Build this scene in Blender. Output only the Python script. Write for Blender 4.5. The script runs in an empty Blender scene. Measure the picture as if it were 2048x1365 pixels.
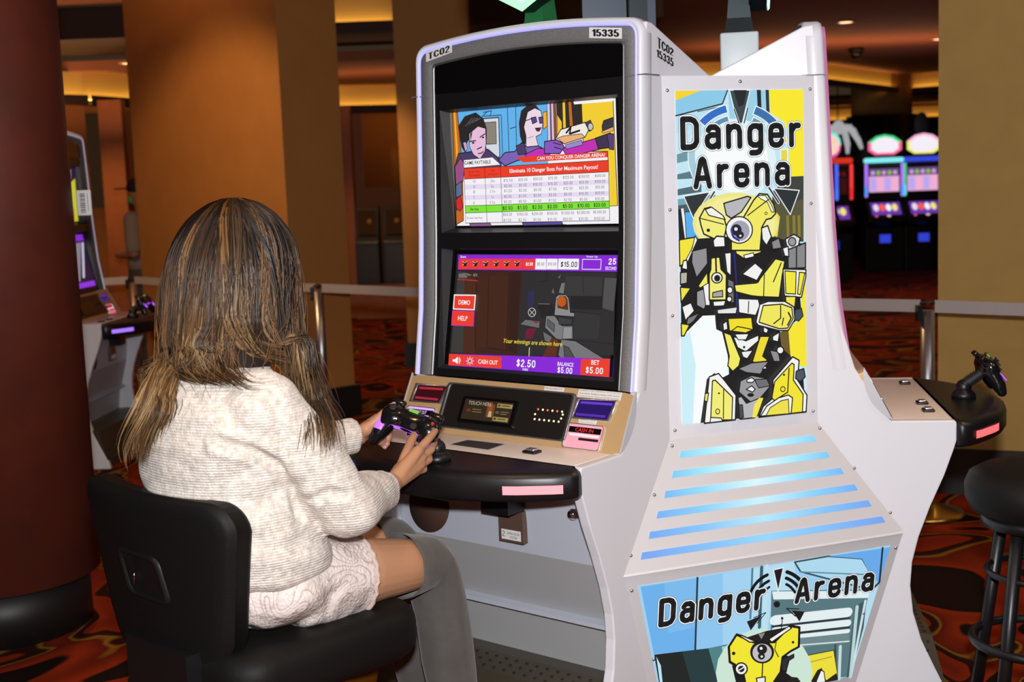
import bpy, bmesh, math, random
import numpy as np
from mathutils import Vector, Matrix, Quaternion
from mathutils.geometry import tessellate_polygon
random.seed(7); RNG = np.random.default_rng(11)
D = bpy.data; SC = bpy.context.scene; COL = SC.collection

# ---------------------------------------------------------------- camera
FPX = 2548.84; CAMH = 1.55
PITCH, ROLL, ANG_A, ANG_B = [math.radians(v) for v in (6.86388, 2.17072, 50.6849, 69.3153)]
_cp, _sp = math.cos(PITCH), math.sin(PITCH)
_fw = np.array([0, _cp, -_sp]); _dn = np.array([0, -_sp, -_cp]); _rt = np.array([1., 0, 0])
_c, _s = math.cos(ROLL), math.sin(ROLL)
CR = np.array([_c*_rt + _s*_dn, -_s*_rt + _c*_dn, _fw])
CP = np.array([0, 0, CAMH])
cam = D.cameras.new('camera'); camo = D.objects.new('camera', cam); COL.objects.link(camo)
cam.sensor_width = 36; cam.lens = FPX/2048*36
_m = Matrix.Identity(4)
for i in range(3):
    _m[i][0] = CR[0][i]; _m[i][1] = -CR[1][i]; _m[i][2] = -CR[2][i]; _m[i][3] = CP[i]
camo.matrix_world = _m
cam.dof.use_dof = True; cam.dof.focus_distance = 3.25; cam.dof.aperture_fstop = 4.2
cam.clip_end = 100
SC.camera = camo

# ---------------------------------------------------------------- view, world, lights
SC.view_settings.view_transform = 'Standard'; SC.view_settings.look = 'None'
SC.view_settings.exposure = 0.0; SC.view_settings.gamma = 1.0; SC.view_settings.use_curve_mapping = False
w = D.worlds.new('dim_hall'); SC.world = w; w.use_nodes = True
w.node_tree.nodes['Background'].inputs[0].default_value = (1, .62, .34, 1)
w.node_tree.nodes['Background'].inputs[1].default_value = 0.035

def light(name, kind, loc, energy, color, target=None, **kw):
    l = D.lights.new(name, kind); l.energy = energy; l.color = color
    for k, v in kw.items(): setattr(l, k, v)
    o = D.objects.new(name, l); COL.objects.link(o); o.location = loc
    if target is not None:
        o.rotation_euler = (Vector(target)-Vector(loc)).to_track_quat('-Z', 'Y').to_euler()
    return o
# the photographer's flash just above the lens
light('camera_flash', 'SPOT', (0.02, -0.06, 1.80), 470, (1, .98, .985), target=(.15, 4, 1.0), spot_size=math.radians(120), spot_blend=.3, shadow_soft_size=.05)
# soft fill lamps added overhead, behind and beside the photographer; no real panels
for x, y, e in ((-2.0, 1.0, 17), (1.4, .9, 24), (-.6, -1.2, 15), (3.2, 3.0, 16)):
    light('overhead_fill_lamp', 'AREA', (x, y, 3.32), e, (1, .96, .97), target=(x*.6, y+.9, 0), shape='SQUARE', size=1.2)
# added free-floating fill lamps, facing up to brighten the russet ceiling
for x, y, z, e, sx in ((4.6, 17.5, 2.5, 26, 4), (2.2, 11.0, 2.6, 8, 3), (-4.5, 12.4, 2.2, 22, 2.5), (-1.5, 14.6, 2.3, 7, 2), (-3.5, 8.6, 2.7, 18, 2)):
    light('ceiling_fill_up', 'AREA', (x, y, z), e, (1, .52, .24), target=(x, y+.05, 9), shape='RECTANGLE', size=sx, size_y=.5)
# warm ceiling spots of the hall
for x, y, e in ((-1.6, 5.6, 85), (1.9, 3.0, 60), (-.4, 2.2, 35), (.4, 6.6, 80), (2.6, 7.6, 80), (-1.2, 10.6, 90), (3.4, 11.5, 110), (-4, 12.4, 90), (5, 15, 110), (-1.8, 14.6, 80)):
    light('ceiling_downlight', 'SPOT', (x, y, 2.88), e, (1, .60, .28), target=(x, y, 0), spot_size=math.radians(105), spot_blend=.7, shadow_soft_size=.08)

light('pillar_spot', 'SPOT', (-3.0, 7.3, 2.95), 120, (1, .62, .30), target=(-2.0, 9.2, .9), spot_size=math.radians(85), spot_blend=.5, shadow_soft_size=.08)

# ---------------------------------------------------------------- frames of reference
U0 = np.array([math.sin(ANG_A), -math.cos(ANG_A), 0]); N0 = np.array([-math.cos(ANG_A), -math.sin(ANG_A), 0])
def rotz(v, deg):
    t = math.radians(deg); c, s = math.cos(t), math.sin(t)
    return np.array([v[0]*c-v[1]*s, v[0]*s+v[1]*c, v[2]])
PC = np.array([0.43047061, 4.06897961, 0.0])            # axis of the three-sided pod
FR = [(rotz(U0, 120*k), rotz(N0, 120*k)) for k in range(3)]
UP, NP_ = rotz(U0, 60), rotz(N0, 60)
def ray(x, y): return CR.T @ np.array([(x-1024)/FPX, (y-682.5)/FPX, 1])
def hit(x, y, P, n):
    d = ray(x, y); return CP + d*(((np.array(P)-CP) @ n)/(d @ n))
def un(P, fr, c=PC):
    d = np.array(P)-c; return np.array([d @ fr[0], d @ fr[1], P[2]])
def at_u(x, y, u, k=0):                                  # (u,n,z) of the ray on the plane u = const of station k
    return un(hit(x, y, PC+u*FR[k][0], FR[k][0]), FR[k])
def at_n(x, y, n, k=0): return un(hit(x, y, PC+n*FR[k][1], FR[k][1]), FR[k])

# ---------------------------------------------------------------- materials
def lin(c):
    if isinstance(c, str):
        c = [int(c[i:i+2], 16)/255 for i in (0, 2, 4)]
        c = [v/12.92 if v <= .04045 else ((v+.055)/1.055)**2.4 for v in c]
    return tuple(c)+(1,) if len(c) == 3 else tuple(c)
MATS = {}
def mat(name, color, rough=.5, metal=0, emit=None, strength=1, spec=.5, bump=None, var=None, coat=0, sheen=0, sss=0):
    """bump=(scale, strength[, kind]); var=(scale, second colour, contrast)"""
    if name in MATS: return MATS[name]
    m = D.materials.new(name); m.use_nodes = True; MATS[name] = m
    nt = m.node_tree; b = nt.nodes['Principled BSDF']
    b.inputs['Base Color'].default_value = lin(color); b.inputs['Roughness'].default_value = rough
    b.inputs['Metallic'].default_value = metal; b.inputs['Specular IOR Level'].default_value = spec
    b.inputs['Coat Weight'].default_value = coat; b.inputs['Sheen Weight'].default_value = sheen
    b.inputs['Subsurface Weight'].default_value = sss
    if sss: b.inputs['Subsurface Radius'].default_value = (.012, .005, .003)
    if emit is not None:
        b.inputs['Emission Color'].default_value = lin(emit); b.inputs['Emission Strength'].default_value = strength
    if bump or var: tc = nt.nodes.new('ShaderNodeTexCoord')
    if var:
        n = nt.nodes.new('ShaderNodeTexNoise'); n.inputs['Scale'].default_value = var[0]; n.inputs['Detail'].default_value = 4
        nt.links.new(tc.outputs['Object'], n.inputs['Vector'])
        r = nt.nodes.new('ShaderNodeValToRGB'); k = var[2] if len(var) > 2 else .2
        r.color_ramp.elements[0].position = .5-k; r.color_ramp.elements[1].position = .5+k
        r.color_ramp.elements[0].color = lin(color); r.color_ramp.elements[1].color = lin(var[1])
        nt.links.new(n.outputs['Fac'], r.inputs['Fac']); nt.links.new(r.outputs['Color'], b.inputs['Base Color'])
    if bump:
        kind = bump[2] if len(bump) > 2 else 'noise'
        n = nt.nodes.new('ShaderNodeTexVoronoi' if kind == 'vor' else 'ShaderNodeTexNoise'); n.inputs['Scale'].default_value = bump[0]
        nt.links.new(tc.outputs['Object'], n.inputs['Vector'])
        bp = nt.nodes.new('ShaderNodeBump'); bp.inputs['Strength'].default_value = bump[1]; bp.inputs['Distance'].default_value = .004
        nt.links.new(n.outputs['Distance' if kind == 'vor' else 'Fac'], bp.inputs['Height']); nt.links.new(bp.outputs['Normal'], b.inputs['Normal'])
    return m
def glow(hexcol, strength=1, rough=.35):
    """backlit print / display colour"""
    name = 'print_%s_%g' % (hexcol, strength)
    return mat(name, (.012, .012, .012), rough, emit=hexcol, strength=strength, spec=.25)

WHITE = mat('white_shell', (.72, .735, .79), .36, spec=.5)
WHITE2 = mat('white_panel', (.60, .605, .63), .42)
GREYFLAKE = mat('grey_flake', (.135, .135, .132), .62, 0, spec=.3, var=(420, (.20, .20, .195), .12))
BLACKPL = mat('black_plastic', (.006, .006, .007), .38)
BLACKGL = mat('black_gloss', (.0035, .0035, .004), .12)
SILVER = mat('silver_edge', (.70, .71, .74), .25, .9)
GOLD = mat('gold_deck', (.64, .43, .21), .40, .30, bump=(260, .03))
DESKW = mat('desk_cream', (.84, .77, .68), .3)
STEEL = mat('brushed_steel', (.50, .50, .52), .34, .95)
BRASS = mat('brass', (.60, .36, .10), .28, 1)
CHROME = mat('chrome', (.8, .8, .82), .12, 1)
LEATHER = mat('black_leather', (.005, .0047, .0043), .6, spec=.2, bump=(190, .06, 'vor'))
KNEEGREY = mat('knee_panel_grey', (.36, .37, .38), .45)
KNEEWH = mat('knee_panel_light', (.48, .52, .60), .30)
PERF = mat('tread_plate', (.10, .085, .06), .4, .5)
PAPER = mat('paper_label', (.75, .75, .74), .6)
INK = mat('ink', (.01, .01, .012), .6)
RUBBER = mat('rubber', (.010, .010, .010), .6)

# ---------------------------------------------------------------- mesh helpers
def set_props(o, label=None, cat=None, group=None, kind=None):
    if label: o['label'] = label
    if cat: o['category'] = cat
    if group: o['group'] = group
    if kind: o['kind'] = kind
    return o
def thing(name, label, cat, loc=(0, 0, 0), rz=0, group=None):
    o = D.objects.new(name, None); COL.objects.link(o); o.empty_display_size = .1
    o.location = loc; o.rotation_euler = (0, 0, rz)
    return set_props(o, label, cat, group)
class M:
    """collects polygons with material slots; build() links them as ONE mesh object"""
    def __init__(s): s.v = []; s.f = []; s.m = []; s.mats = []; s.sm = []
    def slot(s, m):
        if m not in s.mats: s.mats.append(m)
        return s.mats.index(m)
    def add(s, vs, fs, m, smooth=False):
        b = len(s.v); k = s.slot(m)
        s.v += [tuple(float(c) for c in p) for p in vs]
        for f in fs: s.f.append([b+i for i in f]); s.m.append(k); s.sm.append(smooth)
        return s
    def box(s, lo, hi, m, mx=None):
        x0, y0, z0 = lo; x1, y1, z1 = hi
        vs = [Vector(p) for p in ((x0,y0,z0),(x1,y0,z0),(x1,y1,z0),(x0,y1,z0),(x0,y0,z1),(x1,y0,z1),(x1,y1,z1),(x0,y1,z1))]
        if mx is not None: vs = [mx @ p for p in vs]
        return s.add(vs, [(3,2,1,0),(4,5,6,7),(0,1,5,4),(1,2,6,5),(2,3,7,6),(3,0,4,7)], m)
    def rbox(s, lo, hi, r, m, seg=3, mx=None):
        bm = bmesh.new(); bmesh.ops.create_cube(bm, size=1)
        c = [(a+b)/2 for a, b in zip(lo, hi)]; d = [b-a for a, b in zip(lo, hi)]
        for v in bm.verts: v.co = Vector([c[i]+v.co[i]*d[i] for i in range(3)])
        bmesh.ops.bevel(bm, geom=bm.edges[:], offset=min(r, min(d)*.49), segments=seg, profile=.5, affect='EDGES')
        return s.bm(bm, m, mx, True)
    def bm(s, bm, m, mx=None, smooth=True):
        if mx is not None: bm.transform(mx)
        bm.verts.index_update()
        vs = [v.co[:] for v in bm.verts]; fs = [[v.index for v in f.verts] for f in bm.faces]; bm.free()
        return s.add(vs, fs, m, smooth)
    def prism(s, poly, axis_fn, a, b, m, smooth=False, caps=True, capm=None):
        """poly: 2D outline; axis_fn(p, t) -> 3D point; extruded from t=a to t=b"""
        n = len(poly); vs = [axis_fn(p, a) for p in poly]+[axis_fn(p, b) for p in poly]
        s.add(vs, [(i, (i+1) % n, n+(i+1) % n, n+i) for i in range(n)], m, smooth)
        if caps:
            tri = tessellate_polygon([[Vector((p[0], p[1], 0)) for p in poly]])
            s.add([axis_fn(p, a) for p in poly], [tuple(t) for t in tri], capm or m)
            s.add([axis_fn(p, b) for p in poly], [tuple(reversed(t)) for t in tri], capm or m)
        return s
    def loft(s, rings, m, close=True, caps=True, smooth=True):
        n = len(rings[0]); vs = [p for r in rings for p in r]; fs = []
        for k in range(len(rings)-1):
            for i in range(n if close else n-1):
                j = (i+1) % n; fs.append((k*n+i, k*n+j, (k+1)*n+j, (k+1)*n+i))
        s.add(vs, fs, m, smooth)
        if caps and close:
            s.add(rings[0], [tuple(reversed(range(n)))], m, False); s.add(rings[-1], [tuple(range(n))], m, False)
        return s
    def lathe(s, prof, m, c=(0, 0, 0), seg=24, mx=None, smooth=True):
        rings = []
        for r, z in prof:
            ring = [Vector((c[0]+r*math.cos(2*math.pi*i/seg), c[1]+r*math.sin(2*math.pi*i/seg), c[2]+z)) for i in range(seg)]
            rings.append([mx @ p for p in ring] if mx is not None else ring)
        return s.loft(rings, m, True, True, smooth)
    def tube(s, pts, r, m, seg=8, caps=True):
        pts = [Vector(p) for p in pts]; rs = r if isinstance(r, (list, tuple)) else [r]*len(pts)
        rings = []; up = Vector((0.013, .027, 1))
        for i, p in enumerate(pts):
            t = (pts[min(i+1, len(pts)-1)]-pts[max(i-1, 0)]).normalized()
            a = t.cross(up)
            if a.length < 1e-3: a = t.cross(Vector((1, 0, .1)))
            a.normalize(); b = t.cross(a)
            rings.append([p+rs[i]*(math.cos(2*math.pi*k/seg)*a+math.sin(2*math.pi*k/seg)*b) for k in range(seg)])
        return s.loft(rings, m, True, caps, True)
    def sphere(s, c, r, m, seg=16, mx=None):
        bm = bmesh.new(); bmesh.ops.create_uvsphere(bm, u_segments=seg, v_segments=max(6, seg//2), radius=1)
        rr = r if isinstance(r, (tuple, list)) else (r, r, r)
        for v in bm.verts: v.co = Vector((c[0]+v.co.x*rr[0], c[1]+v.co.y*rr[1], c[2]+v.co.z*rr[2]))
        return s.bm(bm, m, mx)
    def build(s, name, parent=None, bevel=0, recalc=True, subsurf=0):
        me = D.meshes.new(name); me.from_pydata(s.v, [], s.f)
        for m in s.mats: me.materials.append(m)
        me.polygons.foreach_set('material_index', s.m); me.polygons.foreach_set('use_smooth', s.sm)
        me.update()
        if recalc:
            bm = bmesh.new(); bm.from_mesh(me); bmesh.ops.remove_doubles(bm, verts=bm.verts[:], dist=1e-6)
            bmesh.ops.recalc_face_normals(bm, faces=bm.faces[:]); bm.to_mesh(me); bm.free()
        o = D.objects.new(name, me); COL.objects.link(o)
        if parent is not None: o.parent = parent
        if bevel:
            b = o.modifiers.new('bevel', 'BEVEL'); b.width = bevel; b.segments = 2; b.limit_method = 'ANGLE'; b.angle_limit = math.radians(40)
        if subsurf:
            b = o.modifiers.new('sub', 'SUBSURF'); b.levels = subsurf; b.render_levels = subsurf
        return o
def rounded(w, h, r, seg=5, cx=0, cy=0):
    pts = []
    for sx, sy, a0 in ((1, 1, 0), (-1, 1, 90), (-1, -1, 180), (1, -1, 270)):
        for i in range(seg+1):
            a = math.radians(a0+90*i/seg); pts.append((cx+sx*(w/2-r)+r*math.cos(a), cy+sy*(h/2-r)+r*math.sin(a)))
    return pts
def text_polys(body, offset=0.0, shear=0.0, res=3, spacing=1.0):
    """built-in font outline text -> (2D verts, faces) normalised to its own units"""
    c = D.curves.new('tmp', 'FONT'); c.body = body; c.resolution_u = res; c.offset = offset; c.shear = shear; c.space_character = spacing
    o = D.objects.new('tmp', c); COL.objects.link(o); bpy.context.view_layer.update()
    me = D.meshes.new_from_object(o.evaluated_get(bpy.context.evaluated_depsgraph_get()))
    vs = np.array([v.co[:2] for v in me.vertices]) if len(me.vertices) else np.zeros((0, 2)); fs = [tuple(p.vertices) for p in me.polygons]
    D.objects.remove(o); D.curves.remove(c); D.meshes.remove(me)
    return vs, fs
class Art:
    """flat print: layered polygons on a plane. to2d maps author coordinates -> (a,b); to3d maps (a,b,height) -> local point"""
    def __init__(s, to2d, to3d, step=.00006, strength=1.0):
        s.m = M(); s.to2d = to2d; s.to3d = to3d; s.h = 0.0002; s.step = step; s.strength = strength; s.flat = None
    def mt(s, c): return c if not isinstance(c, str) else (glow(c, s.strength) if s.flat is None else s.flat(c))
    def up(s): s.h += s.step; return s
    def raw(s, pts, c):
        if len(pts) < 3: return
        tri = tessellate_polygon([[Vector((p[0], p[1], 0)) for p in pts]])
        s.m.add([s.to3d(p[0], p[1], s.h) for p in pts], [tuple(t) for t in tri], s.mt(c))
    def poly(s, pts, c, ink=None, w=2):
        s.up(); q = [s.to2d(*p) for p in pts]; s.raw(q, c)
        if ink: s.stroke(list(pts), ink, w, True)
        return s
    def stroke(s, pts, c, w, closed=False, up=True):
        """w in author units, measured at the first point"""
        if up: s.up()
        a = np.array(s.to2d(*pts[0])); k = np.linalg.norm(np.array(s.to2d(pts[0][0]+1, pts[0][1]))-a)
        k2 = np.linalg.norm(np.array(s.to2d(pts[0][0], pts[0][1]+1))-a); s.ribbon([s.to2d(*p) for p in pts], c, w*(k+k2)/2, closed)
        return s
    def ribbon(s, q, c, w, closed=False, seg=8):
        q = [np.array(p, float) for p in q]; r = w/2; n = len(q)
        for i in range(n if closed else n-1):
            a, b = q[i], q[(i+1) % n]; d = b-a; L = np.linalg.norm(d)
            if L < 1e-9: continue
            o = np.array([-d[1], d[0]])/L*r; s.raw([a-o, b-o, b+o, a+o], c)
        for p in q: s.raw([(p[0]+r*math.cos(2*math.pi*k/seg), p[1]+r*math.sin(2*math.pi*k/seg)) for k in range(seg)], c)
    def ell(s, cx, cy, rx, ry, c, ink=None, w=2, seg=24, a0=0, a1=360):
        pts = [(cx+rx*math.cos(math.radians(a0+(a1-a0)*i/seg)), cy+ry*math.sin(math.radians(a0+(a1-a0)*i/seg))) for i in range(seg)]
        return s.poly(pts, c, ink, w)
    def text(s, body, p0, p1, c, height=None, anchor='fit', offset=0.0, shear=0.0):
        """fit the text's ink box between 2D points p0 (lower-left) and p1 (upper-right), in (a,b)"""
        s.up()
        if anchor == 'fit' and all(ch in NUMG for ch in body): return s.digits(body, p0, p1, c, offset)
        vs, fs = text_polys(body, offset, shear)
        if not len(vs): return s
        lo, hi = vs.min(0), vs.max(0); d = hi-lo; d[d == 0] = 1
        p0 = np.array(p0); p1 = np.array(p1)
        if anchor == 'fit': q = p0+(vs-lo)/d*(p1-p0)
        else:
            k = (p1[1]-p0[1])/.72; sx = k*.8; wid = d[0]*sx
            x0 = {'l': p0[0], 'c': (p0[0]+p1[0])/2-wid/2, 'r': p1[0]-wid}[anchor]
            q = np.stack([x0+(vs[:, 0]-lo[0])*sx, p0[1]+vs[:, 1]*k], 1)
        s.m.add([s.to3d(a, b, s.h) for a, b in q], fs, s.mt(c)); return s
    def digits(s, body, p0, p1, c, offset):
        H = p1[1]-p0[1]; W = p1[0]-p0[0]; gap = .36; tot = sum(NUMG[ch][0] for ch in body)+gap*(len(body)-1)
        bw = (.105+offset*4)*H; k = (W-bw)/max(tot, .3); x = p0[0]+bw/2
        bw = min(bw, .34*k) if offset == 0 else bw
        for ch in body:
            for st in NUMG[ch][1]: s.ribbon([(x+px*k, p0[1]+bw/2+pz*(H-bw)) for px, pz in st], c, bw, seg=6)
            x += (NUMG[ch][0]+gap)*k
        return s
    def build(s, name, parent): return s.m.build(name, parent, recalc=False)
_o = [(.25, 1), (.42, .93), (.5, .74), (.5, .26), (.42, .07), (.25, 0), (.08, .07), (0, .26), (0, .74), (.08, .93), (.25, 1)]
NUMG = {'0': (.5, [_o]), '1': (.26, [(0, .76), (.14, .85), (.26, 1), (.26, 0)]), '2': (.5, [(.02, .74), (.08, .93), (.25, 1), (.42, .93), (.48, .74), (.42, .56), (.06, .16), (0, 0), (.5, 0)]),
 '3': (.5, [(.02, .78), (.10, .95), (.26, 1), (.42, .93), (.46, .75), (.40, .58), (.22, .53), (.42, .46), (.5, .26), (.42, .07), (.25, 0), (.08, .06), (0, .24)]), '4': (.5, [(.38, 0), (.38, 1), (0, .30), (.5, .30)]),
 '5': (.5, [(.46, 1), (.08, 1), (.03, .52), (.24, .62), (.42, .54), (.5, .32), (.42, .08), (.24, 0), (.08, .06), (0, .22)]), '6': (.5, [(.46, .82), (.38, .96), (.24, 1), (.08, .9), (0, .6), (0, .3), (.08, .06), (.25, 0), (.42, .08), (.5, .3), (.42, .53), (.25, .6), (.08, .52), (0, .34)]),
 '7': (.5, [(0, 1), (.5, 1), (.24, .45), (.16, 0)]), '8': (.5, [(.25, .53), (.08, .6), (.03, .76), (.08, .94), (.25, 1), (.42, .94), (.47, .76), (.42, .6), (.25, .53), (.06, .44), (0, .25), (.08, .06), (.25, 0), (.42, .06), (.5, .25), (.44, .44), (.25, .53)]), '9': (.5, [(.04, .18), (.12, .04), (.26, 0), (.42, .1), (.5, .4), (.5, .7), (.42, .94), (.25, 1), (.08, .92), (0, .7), (.08, .47), (.25, .4), (.42, .48), (.5, .66)]),
 '$': (.5, [(.48, .80), (.38, .92), (.22, .94), (.06, .85), (.04, .68), (.14, .57), (.38, .47), (.48, .34), (.46, .17), (.32, .07), (.14, .07), (0, .20)]), '.': (.02, [(0, .0), (.02, .0)]), ',': (.03, [(.03, .03), (0, -.10)]), 'x': (.36, [(0, 0), (.36, .6)]),
 'T': (.56, [(0, 1), (.56, 1)]), 'C': (.6, [(.58, .74), (.48, .93), (.31, 1), (.12, .91), (0, .66), (0, .34), (.12, .09), (.31, 0), (.5, .08), (.6, .30)])}
NUMG = {k: (w_, [st] if isinstance(st[0], tuple) else st) for k, (w_, st) in NUMG.items()}
NUMG['T'] = (.56, [[(0, 1), (.56, 1)], [(.28, 1), (.28, 0)]]); NUMG['x'] = (.36, [[(0, 0), (.36, .6)], [(0, .6), (.36, 0)]]); NUMG['$'][1].append([(.25, 1.05), (.25, -.06)])
# ================================================================ THE SETTING
def carpet_mat():
    m = D.materials.new('swirl_carpet'); m.use_nodes = True; nt = m.node_tree; b = nt.nodes['Principled BSDF']
    b.inputs['Roughness'].default_value = .95; b.inputs['Specular IOR Level'].default_value = .1
    tc = nt.nodes.new('ShaderNodeTexCoord')
    n1 = nt.nodes.new('ShaderNodeTexNoise'); n1.inputs['Scale'].default_value = 1.05; n1.inputs['Detail'].default_value = 1.5; n1.inputs['Distortion'].default_value = 1.6
    nt.links.new(tc.outputs['Object'], n1.inputs['Vector'])
    r = nt.nodes.new('ShaderNodeValToRGB'); cr = r.color_ramp; cr.interpolation = 'LINEAR'
    cols = [(0, '120b0a'), (.30, '1c0f0c'), (.315, '80561a'), (.335, '7a240c'), (.42, '98300c'), (.43, '2a1009'), (.47, '3a130b'), (.485, '9c7224'), (.50, '6c1f0b'), (.58, 'a2340e'), (.59, '1a0e0c'), (.68, '2a1510'), (.70, '835a1b'), (.73, '48140a'), (1, '7c240c')]
    while len(cr.elements) < len(cols): cr.elements.new(.5)
    for e, (p, c) in zip(cr.elements, cols): e.position = p; e.color = lin(c)
    nt.links.new(n1.outputs['Fac'], r.inputs['Fac'])
    n2 = nt.nodes.new('ShaderNodeTexNoise'); n2.inputs['Scale'].default_value = 160; nt.links.new(tc.outputs['Object'], n2.inputs['Vector'])
    mx = nt.nodes.new('ShaderNodeMix'); mx.data_type = 'RGBA'; mx.blend_type = 'MULTIPLY'; mx.inputs[0].default_value = .55
    nt.links.new(r.outputs['Color'], mx.inputs[6]); nt.links.new(n2.outputs['Color'], mx.inputs[7]); nt.links.new(mx.outputs[2], b.inputs['Base Color'])
    bp = nt.nodes.new('ShaderNodeBump'); bp.inputs['Strength'].default_value = .5; nt.links.new(n2.outputs['Fac'], bp.inputs['Height']); nt.links.new(bp.outputs['Normal'], b.inputs['Normal'])
    return m
CARPET = carpet_mat()
TAN = mat('tan_wallcovering', (.45, .275, .068), .75, bump=(90, .15), var=(7, (.50, .31, .08), .25))
TANP = mat('tan_pillar_covering', (.42, .175, .036), .75, bump=(90, .15), var=(5, (.47, .20, .042), .25))
TANWARM = mat('warm_wallcovering', (.42, .20, .05), .75, var=(5, (.46, .225, .058), .25))
WOODRED = mat('mahogany_veneer', (.14, .022, .009), .6, var=(6, (.085, .016, .008), .3), bump=(60, .08))
WOODOR = mat('amber_wood', (.42, .13, .03), .5, var=(9, (.34, .10, .025), .3))
CEILM = mat('ceiling_russet', (.34, .115, .05), .8, var=(3, (.29, .10, .05), .3))
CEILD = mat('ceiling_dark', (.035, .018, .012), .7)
FASC = mat('cove_fascia', (.68, .44, .12), .6)
PLINTH = mat('black_plinth', (.008, .007, .007), .5)
DARKW = mat('dark_wall', (.02, .014, .012), .8)

def structure(m, name, **k): return set_props(m.build(name, **k), kind='structure')
structure(M().add([(-14, -4, 0), (16, -4, 0), (16, 32, 0), (-14, 32, 0)], [(0, 1, 2, 3)], CARPET), 'floor')
# coffered ceiling: high tray in front, dark soffit and low russet tray behind on the left, long cove on the right
c = M()
c.box((-14, -4, 3.34), (1.5, 11.9, 3.44), CEILM); c.box((1.5, -4, 3.34), (16, 25.5, 3.44), CEILM)
structure(c, 'ceiling')
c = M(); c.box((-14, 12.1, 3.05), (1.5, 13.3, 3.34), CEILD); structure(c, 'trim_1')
c = M(); c.box((-14, 13.3, 2.90), (1.5, 18.5, 3.0), CEILM); structure(c, 'trim_2')
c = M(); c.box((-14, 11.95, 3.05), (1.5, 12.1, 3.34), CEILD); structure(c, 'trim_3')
LEDW = mat('cove_led', (.1, .1, .1), .5, emit=(1, .62, .18), strength=9)
def cove(name, pts, z0, z1, back_h, lip=.10):
    """gold fascia along pts with a dark lower lip that hides a lit strip"""
    m = M(); lp = M(); led = M()
    P = [np.array(p, float) for p in pts]
    for a, b in zip(P[:-1], P[1:]):
        d = (b-a)/np.linalg.norm(b-a); nrm = np.array([d[1], -d[0]])
        if nrm[1] > 0: nrm = -nrm
        def quad(mm, off0, za, off1, zb, ma):
            mm.add([(*(a+nrm*off0), za), (*(b+nrm*off0), za), (*(b+nrm*off1), zb), (*(a+nrm*off1), zb)], [(0, 1, 2, 3)], ma)
        quad(m, 0, z0-.05, 0, z1, FASC)
        for o0, h0, o1, h1 in ((0, z0-.10, lip, z0-.10), (lip, z0-.10, lip, z0), (lip, z0, lip-.02, z0), (0, z0-.10, 0, z0-.06)):
            quad(lp, o0, h0, o1, h1, CEILD)
        quad(led, .02, z0-.045, lip-.025, z0-.045, LEDW)
    structure(m, name); structure(lp, name.replace('trim', 'trim_lip') if False else 'trim_%d' % (int(name.split('_')[1])+1))
    o = led.build('cove_light_strip'); set_props(o, kind='structure'); o.name = 'trim_%d' % (int(name.split('_')[1])+2)
LW = [(-8.5, 9.0), (-4.33, 13.4), (-3.9, 14.4), (-2.15, 16.4), (1.5, 17.3)]
cove('trim_4', LW, 2.66, 2.90, 0)
cove('trim_7', [(1.5, 19.6), (5.0, 20.7), (7.45, 24.0), (9.5, 22.4), (12, 20.5)], 3.10, 3.34, 0)
cove('trim_10', [(-2.6, 11.93), (-.95, 11.93)], 3.10, 3.34, 0)
cove('trim_13', [(3, 27.5), (12, 27.5)], 2.72, 2.95, 0)
# walls
def wall(name, a, b, z0, z1, m, th=.12, holes=()):
    a = np.array(a, float); b = np.array(b, float); L = np.linalg.norm(b-a); d = (b-a)/L; nrm = np.array([-d[1], d[0]])
    mm = M()
    def seg(s0, s1, h0, h1):
        p = a+d*s0; q = a+d*s1
        vs = [(*p, h0), (*q, h0), (*(q+nrm*th), h0), (*(p+nrm*th), h0)]; vs += [(x, y, h1) for x, y, _ in vs]
        mm.add(vs, [(3,2,1,0),(4,5,6,7),(0,1,5,4),(1,2,6,5),(2,3,7,6),(3,0,4,7)], m)
    if not holes: seg(0, L, z0, z1)
    else:
        s = 0
        for (s0, s1, h0, h1) in holes:
            if s0 > s: seg(s, s0, z0, z1)
            seg(s0, s1, z0, h0); seg(s0, s1, h1, z1); s = s1
        if s < L: seg(s, L, z0, z1)
    return structure(mm, name), a, d, nrm
WALLW = mat('amber_wall', (.40, .15, .04), .6)
wall('wall_left', (-8.5, 9.0), (-4.33, 13.4), 0, 2.62, WALLW)
_, wa, wd, wn = wall('wall_back_left', (-5.4, 12.9), (-3.2, 15.0), 0, 2.62, WALLW, holes=((.25, 1.45, 1.45, 2.42),)) if False else (None,)*4
_, wa, wd, wn = wall('wall_back_left', (-5.9, 12.0), (-2.15, 16.45), 0, 2.62, WALLW, holes=((.9, 2.75, 1.5, 2.5),))
_, va, vd, vn = wall('wall_back', (-2.15, 16.45), (1.5, 17.35), 0, 2.62, WALLW, holes=((.28, 2.6, 1.62, 2.6),))
wall('wall_back_right', (-2, 30), (16, 30), 0, 3.4, DARKW)
wall('wall_right', (16, 4), (16, 30), 0, 3.4, DARKW)
structure(M().box((1.5, 19.65, 3.0), (16, 30, 3.06), CEILD) if False else M().box((1.5, 25.6, 3.0), (16, 30, 3.06), CEILM), 'trim_16')
GLASSD = mat('tinted_glass', (.03, .018, .01), .04, spec=.8)
GLASS = None
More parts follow.
